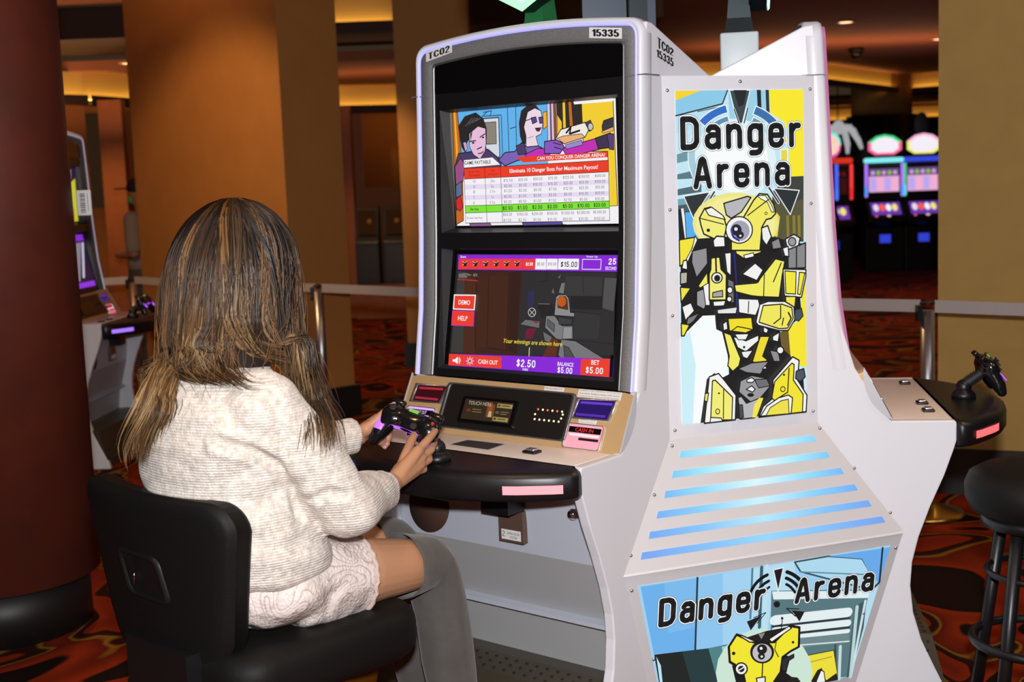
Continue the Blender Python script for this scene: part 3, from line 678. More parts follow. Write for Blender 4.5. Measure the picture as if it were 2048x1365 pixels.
def frame_labels(root):
    for (u0, u1, z0, z1, tilt, txt, name) in ((-.355, -.252, 1.927, 1.955, .045, 'TC02', 'bezel_label'), (.236, .341, 1.937, 1.965, -.03, '15335', 'bezel_label')):
        m = M(); q = [(u0, z0), (u1, z0+tilt*(u1-u0)*4), (u1, z1+tilt*(u1-u0)*4), (u0, z1)]
        m.add([S(u, nf(z)+.004, z) for u, z in q], [(0, 1, 2, 3)], PAPER); o = m.build(name, root)
        def to3(a, b, h, q=q):
            p0, p1, p3 = np.array(q[0]), np.array(q[1]), np.array(q[3]); p = p0+(p1-p0)*a+(p3-p0)*b
            return S(p[0], nf(p[1])+.0042+h, p[1])
        A = Art(lambda x, y: (x, y), to3, strength=0); A.flat = lambda c: INK
        A.text(txt, (.08, .16), (.92, .84), 'k'); A.build('label_lettering', o)
    # lettering on the wing
    A = Art(lambda x, y: (x, y), None, strength=0); A.flat = lambda c: INK
    for txt, q in (('TC02', ((1313.7, 73), (1347.5, 99), (1346.7, 112.5), (1314.5, 95.6))), ('15335', ((1312, 97.5), (1348, 118), (1347, 135), (1312, 112.5)))):
        c = [at_u(x, y, .402)[1:] for x, y in q]
        def to3(a, b, h, c=c):
            p = (c[0]*(1-a)+c[1]*a)*b+(c[3]*(1-a)+c[2]*a)*(1-b); return S(.4022+h, p[0], p[1])
        A.to3d = to3; A.text(txt, (0, 0), (1, 1), 'k')
    A.build('wing_lettering', root)
# ================================================================ PRINTS, DISPLAYS AND LETTERING
GLYPH = {
 'D': (.50, [[(0, 0), (0, 1), (.28, 1), (.42, .94), (.5, .80), (.5, .20), (.42, .06), (.28, 0), (0, 0)]]),
 'A': (.52, [[(0, 0), (.20, .94), (.26, 1), (.32, .94), (.52, 0)], [(.08, .30), (.44, .30)]]),
 'a': (.42, [[(.05, .60), (.13, .70), (.31, .70), (.42, .60), (.42, 0)], [(.42, .42), (.14, .42), (.02, .34), (0, .20), (.03, .08), (.14, 0), (.26, 0), (.42, .12)]]),
 'n': (.42, [[(0, 0), (0, .71)], [(0, .52), (.10, .68), (.24, .72), (.37, .67), (.42, .52), (.42, 0)]]),
 'g': (.42, [[(.42, .14), (.30, .02), (.13, .02), (.02, .10), (0, .25), (0, .50), (.03, .63), (.13, .71), (.30, .71), (.42, .58)], [(.42, .71), (.42, -.10), (.36, -.22), (.24, -.26), (.06, -.26)]]),
 'e': (.42, [[(0, .36), (.42, .36), (.42, .54), (.37, .67), (.27, .71), (.15, .71), (.04, .66), (0, .54), (0, .18), (.05, .05), (.15, 0), (.28, 0), (.39, .07), (.42, .15)]]),
 'r': (.28, [[(0, 0), (0, .71)], [(0, .48), (.08, .62), (.16, .70), (.28, .70)]]),
}
def logo_word(A, word, x0, x1, z0, capz, bold=.178):
    """rounded bold lettering with white and black outlines, fitted from x0 to x1 in (a,b)"""
    gap = .38; tot = sum(GLYPH[c][0] for c in word)+gap*(len(word)-1); H = capz-z0
    hgt = H*(1-bold); kx = (x1-x0-bold*H)/tot
    for wd, col in ((bold*H*1.55, '15181a'), (bold*H*1.42, 'f7f9fa'), (bold*H, '15181a')):
        A.up(); x = x0+bold*H/2
        for c in word:
            for st in GLYPH[c][1]:
                A.ribbon([(x+px*kx, z0+bold*H/2+pz*hgt) for px, pz in st], col, wd, seg=12)
            x += (GLYPH[c][0]+gap)*kx

INKC = '121214'
def screen_art(root, k, scr1, scr2):
    # ---- upper display
    m = M(); m.add([S(u, scr1(z), z) for u, z in ((-.292, 1.443), (.292, 1.443), (.292, 1.777), (-.292, 1.777))], [(0, 1, 2, 3)], glow('f4f2f6', .95) if k == 0 else glow('3a1450', .8))
    d1 = m.build('upper_display', root)
    m = M(); m.add([S(u, scr2(z), z) for u, z in ((-.281, 1.028), (.299, 1.028), (.299, 1.360), (-.281, 1.360))], [(0, 1, 2, 3)], glow('221f20', .8) if k == 0 else glow('2a1838', .8))
    d2 = m.build('lower_display', root)
    if k != 0:
        A = Art(lambda x, y: (-.292+x*.00584, 1.443+y*.00334), lambda a, b, h: S(a, scr1(b)+h, b), strength=.8)
        A.poly([(0, 40), (35, 100), (0, 100)], '4aa6c0'); A.poly([(50, 0), (100, 0), (100, 80), (70, 60)], 'd8cf3a'); A.poly([(20, 10), (60, 10), (55, 70), (30, 75)], '6a5a4a'); A.poly([(10, 0), (90, 0), (90, 25), (10, 25)], 'b8482a'); A.poly([(60, 55), (85, 50), (90, 95), (68, 100)], '9ccf5a')
        A.build('display_picture', d1)
        A = Art(lambda x, y: (-.281+x*.0058, 1.028+y*.00332), lambda a, b, h: S(a, scr2(b)+h, b), strength=.8)
        A.poly([(0, 0), (100, 0), (100, 12), (0, 12)], '9a3af0'); A.poly([(0, 88), (100, 88), (100, 100), (0, 100)], '8a30e0'); A.poly([(0, 15), (60, 15), (85, 85), (0, 85)], 'b04ad8'); A.poly([(30, 15), (62, 15), (90, 85), (60, 85)], '8f8a96'); A.poly([(70, 20), (76, 20), (98, 85), (92, 85)], 'cfd0ea'); A.poly([(20, 45), (50, 40), (58, 60), (30, 62)], '3a3440')
        A.build('display_picture', d2)
        return
    z1 = lambda x, y: (880+x*.2198, 180+y*.2198)
    def to2(x, y): q = at_n(*z1(x, y), .562); return (float(q[0]), float(q[2]))
    A = Art(to2, lambda a, b, h: S(a, .562+h, b), strength=.95)
    P = A.poly
    # scenery
    P([(85, 210), (985, 125), (985, 700), (150, 760)], '62b4ee'); P([(85, 210), (118, 207), (160, 1235), (150, 1240)], '7d7468'); P([(112, 207), (160, 203), (205, 700), (215, 1190), (150, 1225)], 'c8691d', INKC, 6); P([(126, 206), (140, 205), (180, 800), (165, 900)], 'f1b52c')
    P([(395, 262), (535, 250), (545, 610), (430, 640)], 'd6dde6', INKC, 8); P([(410, 298), (510, 290), (515, 490), (425, 495)], '8c8478', INKC, 5)
    for q in ([(615, 160), (632, 640)], [(690, 155), (698, 520)], [(560, 240), (572, 600)], [(400, 240), (560, 228)], [(640, 352), (690, 338)], [(395, 205), (470, 190), (462, 230)], [(430, 200), (380, 250)]): A.stroke(q, INKC, 6)
    P([(975, 125), (1062, 118), (1075, 480), (985, 500)], 'd9c9e6', INKC, 5); P([(1000, 122), (1014, 121), (1024, 490), (1008, 492)], '5a4a66'); P([(1030, 120), (1058, 118), (1070, 470), (1042, 480)], '8a4a22')
    P([(1062, 116), (1300, 98), (1320, 420), (1075, 450)], '2b2521'); P([(1070, 230), (1110, 290), (1112, 400), (1075, 420)], 'f4c62e'); P([(1118, 113), (1140, 111), (1150, 400), (1126, 405)], 'f4c62e'); P([(1172, 108), (1196, 106), (1212, 330), (1186, 340)], 'c8691d')
    P([(1290, 115), (1578, 98), (1620, 1055), (1545, 1060), (1530, 560), (1310, 560)], 'f6d02d', INKC, 7); P([(1215, 105), (1575, 68), (1577, 104), (1225, 132)], 'faf8fa')
    P([(1545, 1062), (1621, 1056), (1624, 1214), (1150, 1225), (1150, 1180)], 'f6f4f8')
    P([(940, 205), (975, 195), (980, 330), (945, 360)], 'f1b52c', INKC, 5)
    # left figure: dark swept hair, pink face
    P([(170, 580), (300, 560), (440, 540), (560, 640), (560, 760), (210, 760), (150, 1110), (140, 700)], '4b3a64', INKC, 8)
    P([(140, 700), (190, 620), (230, 680), (215, 830), (150, 880)], '9a4f86', INKC, 6); P([(150, 870), (200, 830), (205, 960), (150, 980)], '5b6f94', INKC, 6); P([(150, 1000), (190, 960), (215, 1060), (190, 1105), (155, 1080)], 'd8242a', INKC, 6)
    P([(170, 330), (230, 240), (330, 205), (400, 260), (430, 350), (430, 460), (330, 380), (250, 480), (240, 580), (200, 520)], '241f22')
    P([(270, 400), (350, 330), (420, 350), (425, 480), (415, 560), (370, 630), (310, 590), (275, 520)], 'e9bedd', INKC, 6)
    P([(215, 480), (240, 470), (258, 540), (235, 560)], 'd9a6c9', INKC, 5); P([(280, 400), (350, 330), (300, 380), (285, 470)], '241f22')
    for q in ([(275, 470), (330, 462)], [(370, 430), (415, 400)], [(345, 540), (385, 520)]): A.stroke(q, INKC, 9)
    A.stroke([(355, 580), (385, 575), (400, 560)], '7a3050', 10); A.ell(308, 482, 12, 8, INKC); A.ell(398, 432, 11, 8, INKC)
    for x in range(4): A.stroke([(240+30*x, 330-15*x), (300+25*x, 255)], '6d666c', 5)
    # right figure: long dark hair, sunglasses, magenta sleeves and a pale blaster
    P([(725, 300), (745, 190), (800, 140), (880, 140), (920, 190), (905, 330), (830, 480), (760, 500), (735, 420)], '2a2226')
    P([(805, 200), (870, 165), (925, 190), (945, 290), (930, 400), (880, 425), (905, 520), (790, 530), (790, 420), (770, 340)], 'efdbe8', INKC, 6)
    P([(835, 255), (880, 245), (890, 290), (850, 310)], '5c3f8c', INKC, 6); P([(905, 250), (942, 245), (945, 300), (915, 305)], '5c3f8c', INKC, 6); A.stroke([(790, 280), (840, 262)], INKC, 7)
    P([(870, 345), (935, 340), (910, 382), (885, 375)], '4a2038'); A.stroke([(805, 440), (860, 420)], '9a7a90', 5)
    P([(540, 640), (600, 570), (690, 560), (750, 480), (800, 520), (900, 510), (1000, 560), (1000, 620), (720, 640), (600, 690)], '7c62b6', INKC, 8)
    P([(780, 590), (900, 530), (1010, 540), (1010, 610), (820, 640)], 'c32cb6', INKC, 6); P([(700, 510), (770, 480), (800, 580), (720, 590)], '4b3a64', INKC, 6)
    P([(1120, 530), (1430, 440), (1460, 540), (1300, 580), (1150, 585)], 'c32cb6', INKC, 7); P([(1420, 440), (1560, 390), (1590, 520), (1450, 540)], '3c2f50', INKC, 7); P([(1530, 400), (1590, 400), (1592, 545), (1550, 540)], '5a3f78', INKC, 6)
    P([(960, 470), (1100, 450), (1140, 520), (1100, 580), (960, 580)], '8a55c0', INKC, 8)
    for q in ([(1040, 480), (1110, 500)], [(1050, 520), (1115, 540)]): A.stroke(q, INKC, 7)
    P([(1060, 450), (1110, 360), (1330, 295), (1385, 320), (1330, 430), (1140, 490)], 'f4ece4', INKC, 8); P([(1075, 440), (1130, 420), (1300, 400), (1330, 430), (1140, 490)], 'eeb27c', INKC, 5); A.stroke([(1160, 390), (1200, 340), (1190, 400), (1280, 370)], INKC, 16)
    P([(1330, 300), (1380, 275), (1405, 350), (1370, 380)], '4a4650', INKC, 6); A.ell(1380, 335, 24, 34, 'c9c4cc', INKC, 7); P([(1150, 500), (1300, 455), (1310, 500), (1160, 540)], '9d8ad0', INKC, 5)
    P([(1485, 330), (1500, 280), (1585, 250), (1588, 350), (1490, 380)], '3a343a', INKC, 6); P([(1480, 380), (1590, 335), (1590, 370), (1490, 395)], 'eeb27c', INKC, 4)
    P([(280, 1215), (470, 1210), (480, 1240), (290, 1242)], '8a5a90', INKC, 5); P([(760, 1205), (1120, 1195), (1130, 1226), (770, 1234)], '5d4a9c', INKC, 6)
    # pay table
    P([(230, 640), (490, 615), (560, 680), (232, 708)], 'f6f4f8'); P([(700, 612), (1535, 562), (1537, 612), (770, 660)], 'ee3b22')
    P([(232, 716), (1545, 640), (1558, 1188), (248, 1212)], 'f7f4fa')
    for y0, y1, dy in ((862, 905, -42), (958, 1000, -32)): P([(238, y0+2), (1548, y0+dy-5), (1549, y1+dy-5), (239, y1+2)], 'e9ddf4')
    P([(232, 716), (1545, 640), (1547, 745), (235, 812)], 'ee3b22'); P([(243, 1055), (1553, 1010), (1555, 1075), (245, 1120)], '7fe634')
    for q in ([(232, 716), (1545, 640), (1558, 1188), (248, 1212), (232, 716)], [(420, 706), (442, 1206)], [(562, 698), (584, 1203)], [(243, 1055), (1553, 1010)], [(245, 1120), (1555, 1075)], [(235, 812), (1547, 745)]): A.stroke(q, INKC, 4)
    def T(t, x0, y0, x1, y1, c=INKC, off=.0):                      # box in zoom px: lower-left (x0,y0) to upper-right (x1,y1)
        a = to2(x0, y0); b = to2(x1, y1); A.text(t, (a[0], a[1]), (b[0], a[1]+abs(to2(x0, y1+(y0-y1)*0)[1]-a[1])), c, offset=off)
    def TC(t, x, y, wd, h, c=INKC, off=0.0):
        a = to2(x-wd/2, y+h/2); b = to2(x+wd/2, y+h/2); zt = to2(x, y-h/2)[1]; zb = to2(x, y+h/2)[1]
        A.text(t, (a[0], zb), (b[0], zt), c, offset=off)
    TC('GAME PAYTABLE', 356, 660, 240, 34, off=.01); TC('CAN YOU CONQUER DANGER ARENA?', 1207, 610, 620, 38, 'fdfdfd', .012); TC('Eliminata 10 Danger Bots For Maximum Payout!', 1050, 724, 805, 48, 'fdfdfd', .012)
    TC('Danger Bots', 325, 745, 105, 22, '8a1408'); TC('Eliminated', 328, 776, 95, 22, '8a1408'); TC('Win', 495, 735, 32, 22, '8a1408'); TC('Multiplier', 497, 770, 85, 22, '8a1408')
    ya = [823, 872, 918, 970, 1018, 1075, 1133, 1185]; yb = [780, 832, 884, 936, 990, 1046, 1110, 1168]; xs = [635, 770, 905, 1042, 1182, 1325, 1472]
    rows = ['$12.50 $25.00 $50.00 $75.00 $125.00 $250.00 $500.00', '$2.50 $5.00 $10.00 $15.00 $25.00 $50.00 $100.00', '$1.25 $2.50 $5.00 $7.50 $12.50 $25.00 $50.00', '$0.50 $1.00 $2.00 $3.00 $5.00 $10.00 $20.00', '$0.25 $0.50 $1.00 $1.50 $2.50 $5.00 $10.00', '$0.50 $1.00 $2.00 $3.00 $5.00 $10.00 $20.00', '$50.00 $100.00 $250.00 $500.00 $1,000.00 $2,000.00 $5,000.00', '$1.00 $2.00 $5.00 $10.00 $20.00 $50.00 $100.00']
    for j, r in enumerate(rows):
        for i, t in enumerate(r.split()):
            y = ya[j]+(yb[j]-ya[j])*(xs[i]-635)/(1472-635); big = j == 5
            TC(t, xs[i], y, len(t)*(18 if big else 13.5)-(0 if len(t) < 9 else 8), 36 if big else 26, off=.012 if big else 0)
    for j, (t, t2) in enumerate((('10', '25x'), ('9', '5x'), ('8', '2.5x'), ('7', '1x'), ('6', '0.5x'))):
        TC(t, 333, ya[j]+10, 14*len(t), 26); TC(t2, 500, ya[j]+4, 12*len(t2), 24)
    TC('Bet Size', 338, 1084, 75, 24, off=.01); TC('Power-Up Pays', 340, 1166, 140, 22)
    A.build('display_picture', d1)
    # ---- lower display
    z2 = lambda x, y: (880+x*.2198, 480+y*.2198)
    nA, zA, nB, zB = .578, 1.36, .640, 1.027
    nv = FR[0][1]*(zA-zB)+np.array([0, 0, nB-nA]); P0 = PC+FR[0][1]*nA+np.array([0, 0, zA])
    def to2(x, y): q = un(hit(*z2(x, y), P0, nv), FR[0]); return (float(q[0]), float(q[2]))
    A = Art(to2, lambda a, b, h: S(a, scr2(b)+h, b), strength=.92); P = A.poly
    RED, PUR = 'f23c28', '8a22dd'
    # dim game view: brown doorway, grey hall, a rifle
    P([(165, 285), (760, 285), (700, 1060), (110, 1030)], '3c1c10'); P([(215, 330), (330, 330), (320, 1035), (200, 1030)], '4a2414'); P([(340, 330), (630, 330), (600, 1000), (330, 985)], '42200f'); P([(640, 290), (735, 290), (700, 1040), (620, 1010)], '2f160c')
    P([(165, 290), (225, 290), (210, 1030), (100, 1025)], '3a3836')
    for q in ([(330, 330), (320, 1000)], [(630, 300), (605, 1010)], [(420, 980), (600, 1005)], [(445, 340), (430, 960)]): A.stroke(q, '1e0f09', 6)
    P([(755, 290), (1600, 300), (1580, 1050), (700, 1050)], '292829'); P([(1140, 330), (1480, 340), (1470, 510), (1140, 510)], '353536'); P([(1500, 345), (1610, 350), (1580, 650), (1480, 620)], '4e4e50'); P([(1190, 510), (1480, 515), (1475, 640), (1190, 630)], '1b1b1c'); P([(1230, 660), (1460, 680), (1440, 900), (1220, 900)], '303031')
    P([(800, 480), (860, 460), (850, 600), (800, 610)], '2b2a52'); P([(730, 770), (780, 725), (910, 740), (905, 805)], '6d6c6c', INKC, 4); P([(790, 810), (880, 806), (840, 900), (775, 900)], '6e1236'); P([(830, 735), (905, 745), (880, 760)], '8a1a44')
    for q in ([(975, 300), (978, 370)], [(1300, 330), (1310, 500)], [(920, 380), (980, 372)], [(1190, 650), (1470, 680)], [(1230, 910), (1580, 950)]): A.stroke(q, '161616', 5)
    A.ell(840, 660, 36, 42, 'c9c9cc'); A.ell(840, 660, 30, 36, '2a292a'); A.stroke([(820, 640), (860, 682)], 'c9c9cc', 5); A.stroke([(860, 640), (822, 682)], 'c9c9cc', 5)
    P([(890, 590), (1030, 580), (1060, 660), (930, 720)], '1d1c1d'); A.stroke([(900, 582), (1000, 585)], '88888a', 4); P([(1085, 480), (1110, 395), (1140, 390), (1128, 490)], '77777a'); P([(1075, 345), (1108, 310), (1090, 350)], '6a6a6c'); P([(1020, 480), (1035, 440), (1045, 490)], '6a6a6c')
    P([(1045, 680), (1060, 520), (1085, 500), (1150, 500), (1175, 530), (1190, 660), (1228, 665), (1225, 700), (1045, 685)], '8e8e90', INKC, 5); P([(1070, 540), (1095, 512), (1145, 512), (1165, 545), (1172, 640), (1075, 620)], '5a2c10'); A.ell(1112, 560, 40, 48, 'c05a12')
    P([(970, 690), (1050, 690), (1110, 780), (1215, 780), (1215, 905), (1100, 910), (1060, 900), (960, 800)], '7c7c7e', INKC, 6); P([(1075, 700), (1210, 720), (1200, 770), (1090, 770)], '3a3a3c', INKC, 5); P([(985, 720), (1050, 770), (1045, 840), (980, 780)], '5a5a5c', INKC, 4); P([(1130, 790), (1210, 790), (1205, 900), (1120, 900)], '939395', INKC, 4)
    P([(940, 830), (1020, 880), (1060, 960), (960, 920)], '6a6a6c', INKC, 4); P([(1020, 890), (1080, 910), (1060, 1060), (940, 1060), (990, 960)], '5e2a14'); P([(1110, 905), (1240, 920), (1500, 1082), (1130, 1100), (1080, 1050)], '77777a', INKC, 6); P([(1130, 960), (1180, 980), (1240, 1090), (1140, 1095)], '4a4a4c', INKC, 5)
    P([(175, 310), (240, 300), (255, 345), (180, 345)], '6f6f70'); P([(240, 300), (300, 318), (260, 330)], '6f6f70'); A.stroke([(170, 358), (345, 372)], 'b23030', 9); P([(310, 305), (350, 305), (348, 335), (308, 333)], '4f4f50')
    # top bar
    P([(175, 135), (1622, 140), (1618, 290), (170, 270)], PUR); P([(180, 168), (880, 170), (876, 272), (172, 268)], 'e0287c'); 
    for i in range(6):
        x = 192+i*95.5
        P([(x, 176), (x+86, 177), (x+84, 262), (x-4, 261)], RED)
        A.up(); cx = x+42
        P([(cx-28, 190), (cx-10, 205), (cx, 196), (cx+12, 205), (cx+30, 190), (cx+18, 218), (cx+12, 240), (cx-14, 240), (cx-16, 216)], '1c1416'); A.stroke([(cx-24, 196), (cx-2, 210), (cx+24, 194)], 'd8d0d0', 4); A.ell(cx-14, 226, 5, 5, 'f0e0d8')
    P([(775, 176), (874, 177), (870, 265), (772, 264)], RED)
    for x0, x1 in ((882, 978), (984, 1082), (1090, 1276)): P([(x0, 170), (x1, 171), (x1-3, 270), (x0-7, 268)], 'fbf9fc')
    A.stroke([(1308, 176), (1478, 178), (1472, 268), (1304, 266), (1308, 176)], 'e9d6f6', 7)
    def TC(t, x, y, wd, h, c=INKC, off=0.0, sh=0.0):
        a = to2(x-wd/2, y+h/2); b = to2(x+wd/2, y+h/2); zt = to2(x, y-h/2)[1]; zb = to2(x, y+h/2)[1]
        A.text(t, (a[0], zb), (b[0], zt), c, offset=off, shear=sh)
    Wt = 'fdfbfd'
    TC('Score', 222, 152, 50, 22, Wt, .015); TC('$2.50', 823, 219, 64, 30, Wt, .02); TC('$5.00', 927, 219, 64, 30); TC('$10.00', 1030, 219, 76, 28); TC('$15.00', 1183, 222, 150, 50, INKC, .012); TC('Power Up', 1395, 154, 100, 22, Wt, .012); TC('25', 1578, 196, 70, 58, Wt, .02); TC('SECOND', 1565, 258, 100, 30, Wt, .012); TC('41', 329, 320, 30, 22, 'b0b0b2')
    # left buttons
    P([(140, 495), (340, 498), (328, 640), (130, 632)], Wt); P([(148, 506), (330, 508), (320, 630), (140, 622)], RED); P([(125, 640), (326, 648), (318, 786), (115, 778)], 'd02ad0'); P([(128, 645), (320, 652), (313, 780), (120, 772)], RED)
    TC('DEMO', 233, 568, 105, 42, Wt, .012); TC('HELP', 219, 712, 86, 42, Wt, .012)
    TC('Your winnings are shown here', 856, 938, 535, 54, 'fbe24a', .004, .25); A.stroke([(827, 980), (822, 1080)], 'f8eaa0', 7)
    # bottom bar
    P([(97, 1035), (1560, 1080), (1553, 1248), (90, 1140)], PUR); P([(97, 1035), (575, 1062), (570, 1168), (90, 1138)], RED); P([(1296, 1082), (1561, 1080), (1553, 1248), (1288, 1226)], RED)
    for q in ([(246, 1045), (240, 1148)], [(340, 1050), (334, 1154)]): A.stroke(q, 'e0289c', 10)
    P([(130, 1085), (150, 1085), (178, 1060), (176, 1128), (150, 1108), (130, 1106)], Wt); A.stroke([(185, 1078), (192, 1095), (184, 1112)], Wt, 5); A.stroke([(192, 1068), (202, 1095), (190, 1124)], Wt, 5)
    for i in range(8): a = i*math.pi/4; A.stroke([(288, 1100), (288+32*math.cos(a), 1100+36*math.sin(a))], 'f6a8b0', 11)
    A.ell(288, 1100, 21, 24, 'f6a8b0'); A.ell(288, 1100, 8, 9, '3a1420')
    TC('CASH OUT', 450, 1110, 178, 40, Wt, .014); TC('$2.50', 795, 1122, 172, 70, Wt, .014); TC('WIN', 789, 1178, 50, 24, Wt, .012); TC('BALANCE', 1156, 1130, 145, 36, Wt, .010); TC('$5.00', 1150, 1185, 135, 56, Wt, .012); TC('BET', 1427, 1114, 74, 42, Wt, .012); TC('$5.00', 1418, 1186, 158, 60, Wt, .014)
    A.build('display_picture', d2)

# ================================================================ LIT SIGN PANEL BETWEEN TWO CABINETS
PN0 = .60
def SP(p, n, z): return (p, PN0-n, z)
def build_sign(label, full=True, nrm=None, pc=None):
    nrm = rotz(FR[0][1], 60) if nrm is None else nrm; base = (PC if pc is None else pc)+nrm*PN0
    root = thing('lit_sign', label, 'lit sign', (base[0], base[1], 0), math.atan2(nrm[0], -nrm[1]))
    hwn = lambda n: .243+(n-.6016)*1.76                        # half width between the two side panels
    nA, zA, nB, zB, nC, zC = .6016, .85, .72, .532, .650, .06
    # white frames with the print set into them
    m = M(); m.add([SP(-.243, nA, zA), SP(.243, nA, zA), SP(.243, nA, 1.828), SP(-.243, nA, 1.828)], [(0, 1, 2, 3)], WHITE); m.add([SP(-.243, nA, 1.828), SP(.243, nA, 1.828), SP(0, .24, 1.828)], [(0, 1, 2)], WHITE2)
    up_ = m.build('upper_frame', root)
    m = M(); hb, hc = hwn(nB)-.004, hwn(nC)-.004
    m.add([SP(-.241, nA, zA), SP(.241, nA, zA), SP(hb, nB, zB), SP(-hb, nB, zB)], [(3, 2, 1, 0)], WHITE2); vent = m.build('vent_frame', root)
    m = M(); m.add([SP(-hb, nB, zB), SP(hb, nB, zB), SP(hc, nC, zC), SP(-hc, nC, zC)], [(3, 2, 1, 0)], WHITE2)
    m.add([SP(-hb, nB, zB), SP(hb, nB, zB), SP(hb-.002, nB+.002, zB-.006), SP(-hb+.002, nB+.002, zB-.006)], [(0, 1, 2, 3)], WHITE); low = m.build('lower_frame', root)
    m = M(); m.box(SP(-hc+.02, .59, 0), SP(hc-.02, .4, .08), BLACKPL); m.build('kick_base', root)
    # screws
    sl_ = lambda t, p, h=0: SP(p, nA+(nB-nA)*t, zA+(zB-zA)*t) if not h else None
    def screw(pos, parent):
        m = M(); m.sphere(pos, .0052, STEEL, 8); m.build('screw', parent)
    for p, z in ((-.222, 1.79), (0.0, 1.812), (.222, 1.79), (-.222, 1.475), (.222, 1.475), (-.222, 1.19), (.222, 1.19), (-.222, .875), (.222, .885)): screw(SP(p, nA+.001, z), up_)
    for t, w in ((.05, -.235), (.42, -.315), (.86, -.415), (.05, .240), (.42, .325), (.83, .412)): screw(SP(w, nA+(nB-nA)*t+.001, zA+(zB-zA)*t), vent)
    for t, w in ((.10, -.42), (.55, -.345), (.10, .42), (.5, .33)): screw(SP(w, nB+(nC-nB)*t+.001, zB+(zC-zB)*t), low)
    # six light slots
    for i, z in enumerate((.809, .761, .713, .665, .618, .5705)):
        w = .216+(.385-.216)*i/5; t0 = (zA-z-.0085)/(zA-zB); t1 = (zA-z+.0085)/(zA-zB)
        m = M(); n = 14; vs = []
        for j in range(n+1):
            f = -1+2*j/n
            for t, ww in ((t0, w-.004), (t1, w+.004)): vs.append(SP(f*ww, nA+(nB-nA)*t+.0012, zA+(zB-zA)*t+.0005))
        m.add(vs, [(2*j, 2*j+1, 2*j+3, 2*j+2) for j in range(n)], slat_mat(i)); m.build('light_slot', vent)
    if not full:
        m = M(); m.add([SP(-.39, nB+.0008-(nB-nC)*.08, .495), SP(.39, nB+.0008-(nB-nC)*.08, .495), SP(.30, nB+.001-(nB-nC)*.9, .11), SP(-.30, nB+.001-(nB-nC)*.9, .11)], [(3, 2, 1, 0)], glow('6fb9ee', .8)); m.build('sign_print', low)
        m = M(); m.add([SP(-.198, nA+.001, .888), SP(.199, nA+.001, .888), SP(.199, nA+.001, 1.789), SP(-.198, nA+.001, 1.789)], [(0, 1, 2, 3)], glow('d8d84a', .8)); m.build('sign_print', up_)
        return root
    # ---- upper print
    sa = lambda x, y: (1320+x*.249, 160+y*.249); sb = lambda x, y: (1320+x*.2785, 480+y*.2785)
    P0 = PC+nrm*nA
    def mk(f):
        def to2(x, y): d = hit(*f(x, y), P0, nrm)-PC; return (float(d @ UP), float(d[2]))
        return to2
    ta, tb = mk(sa), mk(sb)
    A = Art(ta, lambda a, b, h: SP(a, nA+.0008+h, b), strength=.97)
    X0, X1, Z0, Z1 = -.198, .199, .888, 1.789
    def clip(q):                                               # keep the print inside its window
        return [(min(max(a, X0), X1), min(max(b, Z0), Z1)) for a, b in q]
    def P(pts, c, ink=None, w=9, f=ta):
        A.to2d = f; A.up(); q = clip([f(*p) for p in pts]); A.raw(q, c)
        if ink:
            k = abs(f(pts[0][0]+10, pts[0][1])[0]-f(*pts[0])[0])/10; A.up(); A.ribbon(q, ink, w*k, True)
    def L(pts, c, w, f=ta, closed=False):
        k = abs(f(pts[0][0]+10, pts[0][1])[0]-f(*pts[0])[0])/10; A.up(); A.ribbon(clip([f(*p) for p in pts]), c, w*k, closed)
    def E(cx, cy, r, c, ry=None, f=ta, ink=None, w=8):
        P([(cx+r*math.cos(2*math.pi*i/22), cy+(ry or r)*math.sin(2*math.pi*i/22)) for i in range(22)], c, ink, w, f)
    A.raw([(X0, Z0), (X1, Z0), (X1, Z1), (X0, Z1)], 'c4e8f6')
    P([(118, 80), (330, 78), (118, 165)], 'f7d62a'); P([(118, 165), (330, 80), (545, 80), (500, 195), (118, 290)], '8ccbe9'); P([(118, 290), (500, 195), (480, 330), (118, 430)], 'b9e2f3'); L([(120, 288), (500, 192), (540, 85)], '1d2a30', 10); L([(300, 255), (480, 215)], '1d2a30', 6)
    P([(545, 80), (868, 80), (870, 340), (560, 340)], '9bd3ea'); P([(775, 80), (808, 80), (815, 300), (785, 300)], '1d2226'); P([(845, 80), (872, 80), (880, 330), (855, 330)], '26333a')
    P([(118, 600), (260, 560), (260, 640), (118, 670)], '6f97a5'); P([(118, 760), (300, 720), (300, 790), (118, 800)], '5b7a86'); P([(118, 880), (330, 840), (330, 900), (118, 930)], '4f6a74'); P([(118, 960), (700, 880), (700, 940), (118, 1010)], '7aa7b6'); P([(300, 700), (700, 640), (700, 700), (300, 770)], 'dff2f8')
    E(600, 640, 330, 'e2f4fa', 330); E(610, 640, 255, 'fbfeff', 265)
    P([(872, 80), (1150, 76), (1150, 775), (1035, 780), (1030, 420), (985, 330), (885, 270)], 'fbea2b')
    P([(1030, 778), (1150, 772), (1150, 1300), (890, 1300), (900, 900)], '3c403c'); P([(920, 1000), (1150, 960), (1150, 1280), (900, 1280)], '57543a'); P([(900, 1020), (960, 1100), (940, 1260), (880, 1250)], 'e8d84a')
    for x in (1010, 1060, 1100): P([(x, 1090), (x+22, 1085), (x+26, 1260), (x+4, 1262)], '8a7c30')
    P([(118, 1010), (500, 960), (480, 1060), (118, 1090)], '4b5a60')
    P([(140, 1040), (165, 1035), (215, 1365), (150, 1365)], '1b1c1e'); P([(165, 1035), (185, 1032), (225, 1330), (205, 1340)], 'f0f2f4'); P([(195, 1062), (310, 1052), (330, 1260), (210, 1300)], '58aff2', '26333a', 6)
